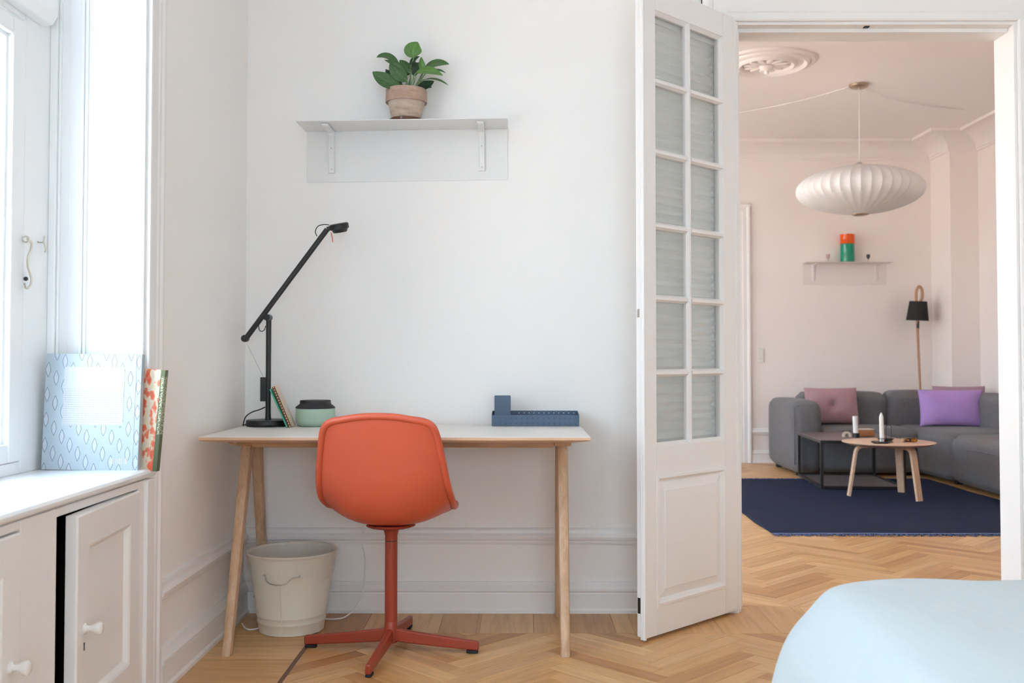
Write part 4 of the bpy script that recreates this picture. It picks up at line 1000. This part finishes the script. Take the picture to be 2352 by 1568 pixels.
for i, (dr_, z) in enumerate([(-.035, .10), (-.030, .15), (-.022, .20), (-.014, .245), (-.008, .272), (-.003, .287), (.002, .294), (.0075, .290), (.0072, .278), (.0066, .262), (.0062, .245), (.006, .228)]):
    row = []
    for k in range(96):
        a = 2*PI*k/96; q = crinkle(a, i*.35); amp = (.007 if i < 5 else .0012 if i < 8 else .0024)
        zz_ = z + (0 if i < 7 else q*.0014*(i-6)) - (.030*max(0, math.cos(a-R(-25)))**3*(i-7)/4 if i > 7 else 0)
        base = .1625 if i >= 5 else rb(min(z, .287)); r_ = (rb(zz_) if i > 7 else base)+dr_+abs(q)*amp*(1 if i > 7 else -1 if i < 5 else .3)
        row.append((r_*math.cos(a), r_*math.sin(a), zz_))
    rows.append(row)
MB().grid(rows, True).build('bin_liner', 'bin_bag', bin_, True, label='crinkled translucent plastic liner')

# ------------------------------------------------------------------ cables
def cable(label, pts, r, mat):
    o = MB().tube(spline(pts, 7), r, 7).build('cable', mat, smooth=True); return tag(o, label, 'cable')
cable('white cable hanging behind the orange chair down to the floor', [(-.60, 3.93, .715), (-.605, 3.925, .60), (-.60, 3.93, .42), (-.607, 3.935, .33), (-.612, 3.938, .28), (-.598, 3.94, .215), (-.602, 3.935, .12), (-.618, 3.925, .05), (-.66, 3.88, .008), (-.70, 3.85, .0035), (-.76, 3.86, .0035)], .0028, 'white_plastic')
cable('black lamp cable hanging behind the left desk legs', [(-1.02, 3.952, .70), (-1.02, 3.95, .52), (-1.012, 3.93, .36), (-1.02, 3.93, .25), (-1.012, 3.925, .215), (-1.01, 3.93, .16), (-.985, 3.93, .13), (-1.0, 3.935, .095), (-1.03, 3.93, .07), (-.98, 3.94, .06), (-.90, 3.94, .055)], .0026, 'black_rubber')
cable('white extension cable on the floor beside the waste bin', [(-1.02, 3.90, .10), (-1.005, 3.90, .115), (-.985, 3.905, .112), (-.96, 3.93, .09)], .003, 'white_plastic')
cable('white cable running from the skirting under the waste bin', [(-1.03, 3.76, .010), (-1.01, 3.72, .006), (-.985, 3.70, .0035), (-.96, 3.72, .0035), (-.93, 3.80, .0035), (-.88, 3.89, .0035)], .003, 'white_plastic')
# ------------------------------------------------------------------ bed
bed = empty('bed', (1.45, 1.2, 0)); tag(bed, 'bed under a pale blue cotton bedspread', 'bed')
bx0, bx1, by0, by1 = .662-1.45, 2.25-1.45, .15-1.2, 2.19-1.2
MB().box(bx0+.03, bx1-.03, by0+.03, by1-.03, .06, .28).build('bed_base', 'bed_wood', bed, bevel=.01)
for x in (bx0+.12, bx1-.12):
    for y in (by0+.12, by1-.12): MB().lathe([(.025, 0), (.03, .06)], (x, y, 0), 20).build('leg', 'bed_wood', bed, True)
MB().rbox(bx0+.02, bx1-.02, by0+.02, by1-.02, .28, .498, .05, 6, .004).build('mattress', 'mattress_cloth', bed, True)
def outline(off, n=40):
    """rounded rectangle grown by off, as evenly spread points"""
    rad = .13+max(off, -.1)*.9; x0, x1, y0, y1 = bx0-off, bx1+off, by0-off, by1+off; pts = []
    cs = [((x1-rad, y1-rad), 0), ((x0+rad, y1-rad), PI/2), ((x0+rad, y0+rad), PI), ((x1-rad, y0+rad), 1.5*PI)]
    for (cx, cy_), a0 in cs:
        for i in range(12): a = a0+PI/2*i/11; pts.append(Vector((cx+rad*math.cos(a), cy_+rad*math.sin(a), 0)))
    L_ = [0]; P = pts+[pts[0]]
    for i in range(len(pts)): L_.append(L_[-1]+(P[i+1]-P[i]).length)
    out = []; j = 0
    for k in range(n):
        s = L_[-1]*k/n
        while L_[j+1] < s: j += 1
        t = (s-L_[j])/max(1e-9, L_[j+1]-L_[j]); out.append(P[j].lerp(P[j+1], t))
    return out
rows = []; NB = 260
prof = [(-.60, .512), (-.40, .519), (-.25, .521), (-.15, .5205), (-.09, .519), (-.05, .516), (-.02, .511), (.0, .507), (.02, .5005), (.036, .489), (.052, .470), (.070, .447), (.090, .424), (.108, .396), (.120, .365), (.130, .325), (.138, .285), (.146, .22), (.152, .15), (.158, .09), (.162, .035)]
for off, z in [(o_, z_+.013*min(1, max(0, z_-.1)/.3)) for o_, z_ in prof]:
    pts = outline(off, NB); row = []
    dep = max(0, .50-z)/.47
    for k, p in enumerate(pts):
        s = k/NB*2*PI; w = math.sin(23*s+1.0)*.6+math.sin(41*s+2.2)*.4+math.sin(11*s)*.5
        c = Vector((p.x, p.y-.1, 0)).normalized(); a = dep**1.2*.020*w
        zz_ = z+.0035*math.sin(7*p.x+3)*math.sin(6*p.y)+.002*math.sin(23*p.x+9*p.y) if z > .49 else z
        row.append((p.x+c.x*a, p.y+c.y*a, zz_))
    rows.append(row)
b = MB().grid(rows, True); b.add(rows[0], [tuple(range(NB))])
b.build('bedspread', 'bedspread_cloth', bed, True, sub=1)

# ------------------------------------------------------------------ rug
rug = empty('rug', (2.40, 7.0, 0)); tag(rug, 'dark navy flatwoven rug with a fringe under the tables', 'rug')
rows = []
rx0, rx1, ry0, ry1 = 1.442-2.40, 3.36-2.40, 5.735-7.0, 8.27-7.0
b = MB(); nx, ny = 60, 80; top = []
for j in range(ny+1):
    y = ry0+(ry1-ry0)*j/ny
    top.append([(rx0+(rx1-rx0)*i/nx+(.004*math.sin(9*y) if i in (0, nx) else 0), y,     .010+.0012*math.sin(5*(i/nx)*3+y*4)) for i in range(nx+1)])
b.grid(top); bot = [[(p[0], p[1], .0005) for p in r] for r in top]; b.grid(bot)
per = lambda G: G[0]+[r[-1] for r in G[1:]]+G[-1][::-1][1:]+[r[0] for r in G[1:-1]][::-1]
b.grid([per(top), per(bot)], True); b.build('rug_weave', 'rug_navy', rug, True)
b = MB(); b.box(rx0, rx1, ry0-.034, ry0-.004, .001, .008); b.build('edge_band', 'fringe_blue', rug)
random.seed(11); fr = MB()
for y0, sg in ((ry0-.028, -1), (ry1, 1)):
    x = rx0
    while x < rx1:
        l = random.uniform(.035, .060); dx = random.uniform(-.02, .02)
        fr.tube([(x, y0, .006), (x+dx*.4, y0+sg*l*.5, .008+random.uniform(0, .004)), (x+dx, y0+sg*l, .0025)], .0021, 4)
        x += random.uniform(.004, .009)
f = fr.build('fringe', 'fringe_blue', rug); f['kind'] = 'stuff'

# ------------------------------------------------------------------ sofa
sofa = empty('corner_sofa', (3.25, 8.6, 0)); tag(sofa, 'grey upholstered modular corner sofa with rounded blocks', 'sofa')
def block(name, x0, x1, y0, y1, z0, z1, r=.06, bulge=.012, bz=None):
    o = MB().rbox(x0-3.25, x1-3.25, y0-8.6, y1-8.6, z0, z1, r, 12, bulge, bz).build(name, 'sofa_grey', sofa, True)
    return o
def seam(o, pts, r=.004):
    MB().tube([(p[0]-3.25, p[1]-8.6, p[2]) for p in pts], r, 6).build('seam', 'sofa_grey', o, True)
arm = block('armrest', 2.325, 2.565, 8.475, 9.36, .035, .630, .07, .015)
seam(arm, spline([(2.335, 8.50, .10), (2.331, 8.482, .35), (2.333, 8.490, .585)], 6)); seam(arm, spline([(2.35, 9.3, .605), (2.345, 8.9, .612), (2.345, 8.52, .60), (2.40, 8.488, .60), (2.50, 8.488, .60), (2.548, 8.52, .602)], 6))
s1 = block('seat', 2.570, 3.385, 8.50, 9.10, .035, .395, .06, .012, .020)
s2 = block('seat', 3.390, 4.200, 7.925, 9.10, .035, .395, .06, .012, .020)
s3 = block('seat', 3.385, 4.200, 6.55, 7.915, .035, .395, .07, .014, .022)
seam(s3, spline([(3.383, 7.85, .30), (3.372, 7.3, .315), (3.383, 6.65, .31)], 6))
block('backrest', 2.560, 3.335, 9.06, 9.345, .10, .685, .075, .016)
block('backrest', 3.345, 3.950, 9.06, 9.345, .10, .695, .08, .016)
block('backrest', 3.965, 4.205, 8.0, 8.95, .10, .69, .07, .012)
block('backrest', 3.965, 4.205, 6.55, 7.99, .10, .69, .07, .012)
for x, y in ((2.40, 8.6), (2.40, 9.25), (3.3, 9.2), (3.5, 8.0), (4.1, 9.1), (3.5, 6.7), (4.1, 6.7)): MB().box(x-3.275, x-3.225, y-8.625, y-8.575, 0, .05).build('foot', 'black_rubber', sofa)

def pillow(label, loc, w, h, t, mat, rot, button=False, grp=None):
    r = empty('cushion', loc, rot=rot); tag(r, label, 'cushion', grp)
    n = 22; rows = []
    for side in (1, -1):
        rr = []
        for j in range(n+1):
            v = -1+2*j/n; row = []
            for i in range(n+1):
                u = -1+2*i/n
                e = (max(0, 1-abs(u)**2.6)*max(0, 1-abs(v)**2.6))**.55
                d = t/2*e
                if button: d *= 1-.62*math.exp(-((u*w/2)**2+(v*h/2)**2)/(.045**2))
                px_ = u*w/2*(1-.05*(1-abs(v)**2)*abs(u)**3); pz_ = v*h/2*(1-.06*(1-abs(u)**2)*abs(v)**3)
                d += .003*math.sin(11*u+5*v)*e
                row.append((px_, -side*d, pz_+h/2))
            rr.append(row)
        rows.append(rr)
    b = MB(); b.grid(rows[0]); b.grid(rows[1])
    me = b.mesh('cover'); bm = bmesh.new(); bm.from_mesh(me); bmesh.ops.remove_doubles(bm, verts=bm.verts[:], dist=2e-4); bmesh.ops.recalc_face_normals(bm, faces=bm.faces[:]); bm.to_mesh(me); bm.free()
    for p in me.polygons: p.use_smooth = True
    me.materials.append(MATS[mat]); o = bpy.data.objects.new('cover', me); COL.objects.link(o); o.parent = r
    o.modifiers.new('soft', 'SUBSURF').render_levels = 1
    if button: MB().sphere((0, -t*.5*.40, h/2), .013, 12, 8, (1, .5, 1)).build('button', 'cushion_button', r, True)
    return r
pillow('square mauve cushion with a centre button against the sofa armrest', (2.795, 8.92, .405), .50, .345, .17, 'mauve_cloth', (R(-12), 0, R(4)), True)
pillow('plain light purple rectangular cushion on the sofa corner', (3.735, 8.66, .405), .545, .335, .15, 'purple_cloth', (R(-13), 0, R(-8)))
pillow('dull mauve cushion half hidden behind the light purple one', (3.895, 8.86, .405), .46, .36, .14, 'mauve_cloth_dull', (R(-10), 0, R(-10)), False)

# ------------------------------------------------------------------ black side table
bt = empty('side_table', (2.63, 8.0, 0.0138), R(-4)); tag(bt, 'low black steel frame table with taupe trays in front of the sofa', 'table')
hx, hy, hz = .315, .415, .366; q = .010
for z, nm in ((.0, 'base_frame'), (hz-2*q-.004, 'top_frame')):
    b = MB(); b.box(-hx, hx, -hy, -hy+2*q, z, z+2*q); b.box(-hx, hx, hy-2*q, hy, z, z+2*q); b.box(-hx, -hx+2*q, -hy+2*q, hy-2*q, z, z+2*q); b.box(hx-2*q, hx, -hy+2*q, hy-2*q, z, z+2*q); b.build(nm, 'black_metal', bt)
for x in (-hx, hx-2*q):
    for y in (-hy, hy-2*q): MB().box(x, x+2*q, y, y+2*q, 2*q, hz-2*q-.004).build('leg', 'black_metal', bt)
MB().box(-hx+2*q, hx-2*q, -hy+2*q, hy-2*q, .008, .012).build('lower_tray', 'taupe_metal', bt)
MB().box(-hx, hx, -hy, hy, hz-.004, hz).build('top_tray', 'taupe_metal', bt)
BZ = hz+0.0138

# ------------------------------------------------------------------ round table
rt = empty('coffee_table', (2.650, 7.20, 0.0138)); tag(rt, 'small round oak coffee table on three bent plywood legs', 'table')
MB().lathe([(.001, .366), (.27, .366), (.315, .381), (.320, .385), (.3195, .388), (.316, .3895), (.001, .3895)], n=80).build('tabletop', 'table_oak', rt, True)
for a in (176, 52, -66):
    path = spline([(.0, 0, .356), (.13, 0, .356), (.185, 0, .354), (.212, 0, .345), (.226, 0, .325), (.234, 0, .29), (.25, 0, .19), (.266, 0, .09), (.281, 0, -.0)], 5); rr = []
    for i, p in enumerate(path):
        a0 = path[max(0, i-1)]; c0 = path[min(len(path)-1, i+1)]; t = (c0-a0).normalized(); nn = Vector((-t.z, 0, t.x)); hw = .030-.006*i/len(path)
        rr.append([tuple(p+nn*.0095+Vector((0, -hw, 0))), tuple(p+nn*.0095+Vector((0, hw, 0))), tuple(p-nn*.0095+Vector((0, hw, 0))), tuple(p-nn*.0095+Vector((0, -hw, 0)))])
    b = MB().grid(rr, True); b.add(rr[0], [(0, 1, 2, 3)]); b.add(rr[-1], [(3, 2, 1, 0)])
    o = b.build('leg', 'table_oak', rt, False, bevel=.003); o.rotation_euler = (0, 0, R(a))
TZ = .3895+0.0138
# candles, holders and small things
def candle(label, loc, r, h, taper, tilt=0):
    pr_ = [(.001, 0), (r, 0), (r, h*.82), (r*.95, h*.86), (r*.35, h*.975), (.001, h)] if taper else [(.001, 0), (r, 0), (r, h-.002), (r*.8, h), (.001, h-.002)]
    c = empty('candle', loc, rot=(0, tilt, 0)); tag(c, label, 'candle')
    MB().lathe(pr_, n=24).build('wax', 'candle_wax', c, True); MB().tube([(0, 0, h-.004), (.001, 0, h+.007)], .0009, 5).build('wick', 'black_rubber', c, True); return c
hold = empty('candle_holder', (2.578, 7.13, TZ)); tag(hold, 'black wire chamberstick with a tall oval handle on the round table', 'candle holder')
MB().tube([(.075*math.cos(t)*(1.0), .062*math.sin(t), .003) for t in [2*PI*i/32 for i in range(32)]], .0028, 8, closed=True).build('base_ring', 'black_metal', hold, True)
MB().lathe([(.001, .0005), (.022, .0005), (.023, .003), (.018, .006), (.001, .006)], n=24).build('cup', 'black_metal', hold, True)
MB().tube([(.019*math.cos(t), .019*math.sin(t), .028) for t in [2*PI*i/20 for i in range(20)]], .002, 6, closed=True).build('ring', 'black_metal', hold, True)
for t in (0, 2.1, 4.2): MB().tube([(.02*math.cos(t), .02*math.sin(t), .003), (.019*math.cos(t), .019*math.sin(t), .028)], .0016, 6).build('prong', 'black_metal', hold, True)
MB().tube([(.019, 0, .003), (.075, 0, .003)], .0022, 6).build('spoke', 'black_metal', hold, True)
MB().tube([(.048+.018*math.cos(t), .0, .072+(.034 if math.sin(t) > 0 else -.034)+.018*math.sin(t)) for t in [2*PI*(i+.5)/28 for i in range(28)]], .0024, 6, closed=True).build('handle', 'black_metal', hold, True)
candle('tall white candle with a pointed tip on the round table', (2.578, 7.13, TZ+.0062), .0148, .205, True, R(-1))
for lab, loc, rz_, mt in (('flat black oval dish on the round table beside the candle', (2.66, 7.28, TZ), .2, 'black_metal'), ('thin dark dish on the round table in front of the chamberstick', (2.535, 7.03, TZ), -.1, 'charcoal_lid')):
    t = empty('dish', loc, rz_); tag(t, lab, 'dish'); sc_ = 1.0 if mt == 'black_metal' else .45
    o = MB().lathe([(.001, .001), (.045, .001), (.062, .010), (.064, .0125), (.061, 0.0138), (.045, .004), (.001, .004)], n=36).build('bowl', mt, t, True); o.scale = (1.0, .6, 1.15*sc_)
t = empty('ornament', (2.785, 7.16, TZ), R(5)); tag(t, 'small tortoiseshell ring ornament on the round table', 'ornament')
MB().rbox(-.038, .050, -.022, .022, 0, .030, .009, 4).build('body', 'tortoiseshell', t, True); MB().rbox(-.056, -.038, -.014, .014, 0, .026, .006, 3).build('end_cap', 'lamp_wood', t, True)
hold2 = empty('candle_holder', (2.640, 7.86, BZ)); tag(hold2, 'black cylinder candle holder on the black table', 'candle holder')
MB().lathe([(.001, 0), (.027, 0), (.027, .036), (.0205, .036), (.0205, .012), (.001, .012)], n=28).build('body', 'black_metal', hold2, True)
candle('shorter white burnt-down candle on the black table', (2.640, 7.86, BZ+.0125), .0195, .155, False, R(-2.5))
t = empty('box', (2.745, 7.99, BZ), R(8)); tag(t, 'small wooden box with a pale lid on the black table', 'box')
MB().rbox(-.07, .07, -.045, .045, 0, .048, .008, 4).build('body', 'box_wood', t, True); MB().rbox(-.07, .07, -.045, .045, .0485, .060, .005, 3).build('lid', 'pale_lid', t, True)
t = empty('tape_dispenser', (2.590, 7.93, BZ), R(-10)); tag(t, 'little pale wooden arch with a black top beside the candle', 'ornament')
b = MB(); arc = [(.032*math.cos(a), .032*math.sin(a)+.012) for a in [PI*i/12 for i in range(13)]]; inn = [(.016*math.cos(a), .016*math.sin(a)+.012) for a in [PI*i/12 for i in range(13)]][::-1]
b.prism([(.032, 0)]+arc+[(-.032, 0), (-.016, 0)]+inn+[(.016, 0)], lambda x, z: (x, -.018, z), lambda x, z: (x, .018, z)); b.build('arch', 'pale_lid', t)
MB().box(-.036, .030, -.016, .016, .0442, .050).build('top', 'black_metal', t, bevel=.002)

# ------------------------------------------------------------------ pendant lamp
pl = empty('pendant_lamp', (2.555, 7.47, 2.255)); tag(pl, 'large white ribbed saucer pendant lamp hanging in the far room', 'lamp')
NR = 40; nseg = NR*6; prof = []
for i in range(41):
    t = -1+2*i/40; z = t*.182; r = .462*(1-abs(t)**2.15)**.62
    prof.append((max(r, .055), z))
rows = []
for r, z in prof:
    row = []
    for k in range(nseg):
        a = 2*PI*k/nseg; q = (a*NR/(2*PI)) % 1.0; d = 1-.026*(1-(2*q-1)**2)*min(1, r/.25); row.append((r*d*math.cos(a), r*d*math.sin(a), z))
    rows.append(row)
MB().grid(rows, True).build('shade', 'pendant_skin', pl, True)
MB().lathe([(.001, -.192), (.045, -.192), (.060, -.186), (.062, -.180), (.001, -.178)], n=36).build('bottom_cap', 'brass', pl, True)
MB().lathe([(.001, .179), (.060, .179), (.058, .187), (.03, .190), (.012, .21), (.001, .21)], n=36).build('top_cap', 'steel', pl, True)
MB().tube([(0, 0, .20), (0, 0, .775)], .0035, 8).build('cord', 'white_plastic', pl, True)
MB().lathe([(.001, .770), (.060, .770), (.070, .778), (.072, .792), (.001, .7945)], n=36).build('canopy', 'brass', pl, True)
MB().tube(spline([(-.05, .0, .785), (-.25, .25, .768), (-.48, .50, .762), (-.75, .85, .785)]), .003, 6).build('swag_cord', 'white_plastic', pl, True)
MB().tube(spline([(.03, .05, .785), (.35, .35, .782), (.75, .60, .785), (1.12, .76, .790)]), .004, 6).build('swag_cord', 'white_plastic', pl, True)

# ------------------------------------------------------------------ vase and little glasses on the far shelf
VZ = 1.7+.2087; vy = YB-.085
v = empty('vase', (3.138, vy, VZ)); tag(v, 'green glass vase with an orange glass top on the far shelf', 'vase')
MB().lathe([(.001, 0), (.060, 0), (.064, .004), (.065, .01), (.065, .176), (.061, .176), (.061, .012), (.001, .010)], n=48).build('body', 'green_glass', v, True)
MB().lathe([(.0655, .1765), (.068, .180), (.067, .188), (.0665, .262), (.068, .268), (.064, .268), (.0625, .262), (.0625, .178)], n=48, cap=False).build('top', 'orange_glass', v, True)
for x, lab, mt in ((2.953, 'tiny pink stemmed glass on the far shelf', 'pink_glass'), (3.335, 'tiny smoke grey stemmed glass on the far shelf', 'smoke_glass')):
    g = empty('goblet', (x, vy, VZ)); tag(g, lab, 'glass')
    MB().lathe([(.001, .03), (.004, .031), (.014, .044), (.0175, .060), (.0165, .078), (.0150, .078), (.0155, .060), (.012, .047), (.001, .036)], n=24).build('bowl', mt, g, True)
    MB().lathe([(.016, 0), (.014, .003), (.003, .005), (.0025, .030)], n=20).build('stem', 'pink_glass', g, True)
# ------------------------------------------------------------------ floor lamp behind the sofa
fl = empty('floor_lamp', (3.80, 9.475, 0)); tag(fl, 'slim wooden floor lamp with a small black shade behind the sofa', 'lamp')
MB().lathe([(.001, 0), (.11, 0), (.112, .006), (.11, .014), (.001, .016)], n=40).build('base', 'black_metal', fl, True)
MB().tube([(0, 0, .012), (-.010, 0, .7), (-.030, 0, 1.30)], [.011, .011, .013], 12).build('pole', 'lamp_wood', fl, True)
MB().tube(spline([(-.030, 0, 1.30), (-.045, -.03, 1.45), (-.054, -.04, 1.56), (-.052, -.04, 1.63), (-.030, -.045, 1.672), (-.006, -.05, 1.65), (.0, -.05, 1.60), (-.005, -.05, 1.555), (-.022, -.05, 1.53)], 6), .0135, 12).build('bent_top', 'lamp_wood', fl, True)
s = MB().lathe([(.101, 0), (.078, .182), (.075, .182), (.098, .002)], n=48).build('shade', 'lamp_shade_black', fl, True); s.location = (-.047, -.045, 1.352); s.rotation_euler = (R(3), R(2), 0)
MB().lathe([(.001, .0), (.097, .0), (.097, .002), (.001, .002)], (0, 0, .012), 40).build('diffuser', 'white_plastic', s, True)
MB().tube([(-.028, -.012, 1.35), (-.029, -.012, 1.28)], .012, 10).build('clamp', 'black_metal', fl, True)
# ------------------------------------------------------------------ wall socket
ws = empty('wall_socket', (2.324, YB, 1.025)); tag(ws, 'white double switch and socket plate on the far wall', 'socket')
MB().box(-.031, .031, -.010, 0, -.067, .067).build('plate', 'white_plastic', ws, bevel=.003)
MB().box(-.022, .022, -.013, -.010, .008, .055).build('rocker', 'white_plastic', ws, bevel=.002)
b = MB(); b.lathe([(.020, -.0102), (.021, -.0125), (.018, -.0125), (.018, -.0102)], (0, 0, -.030), 28, axis='Y', cap=False); b.build('socket_ring', 'white_plastic', ws, True)
for x in (-.008, .008): MB().lathe([(.001, -.0112), (.0022, -.0112), (.0022, -.010)], (x, 0, -.030), 8, axis='Y').build('pin_hole', 'black_rubber', ws)
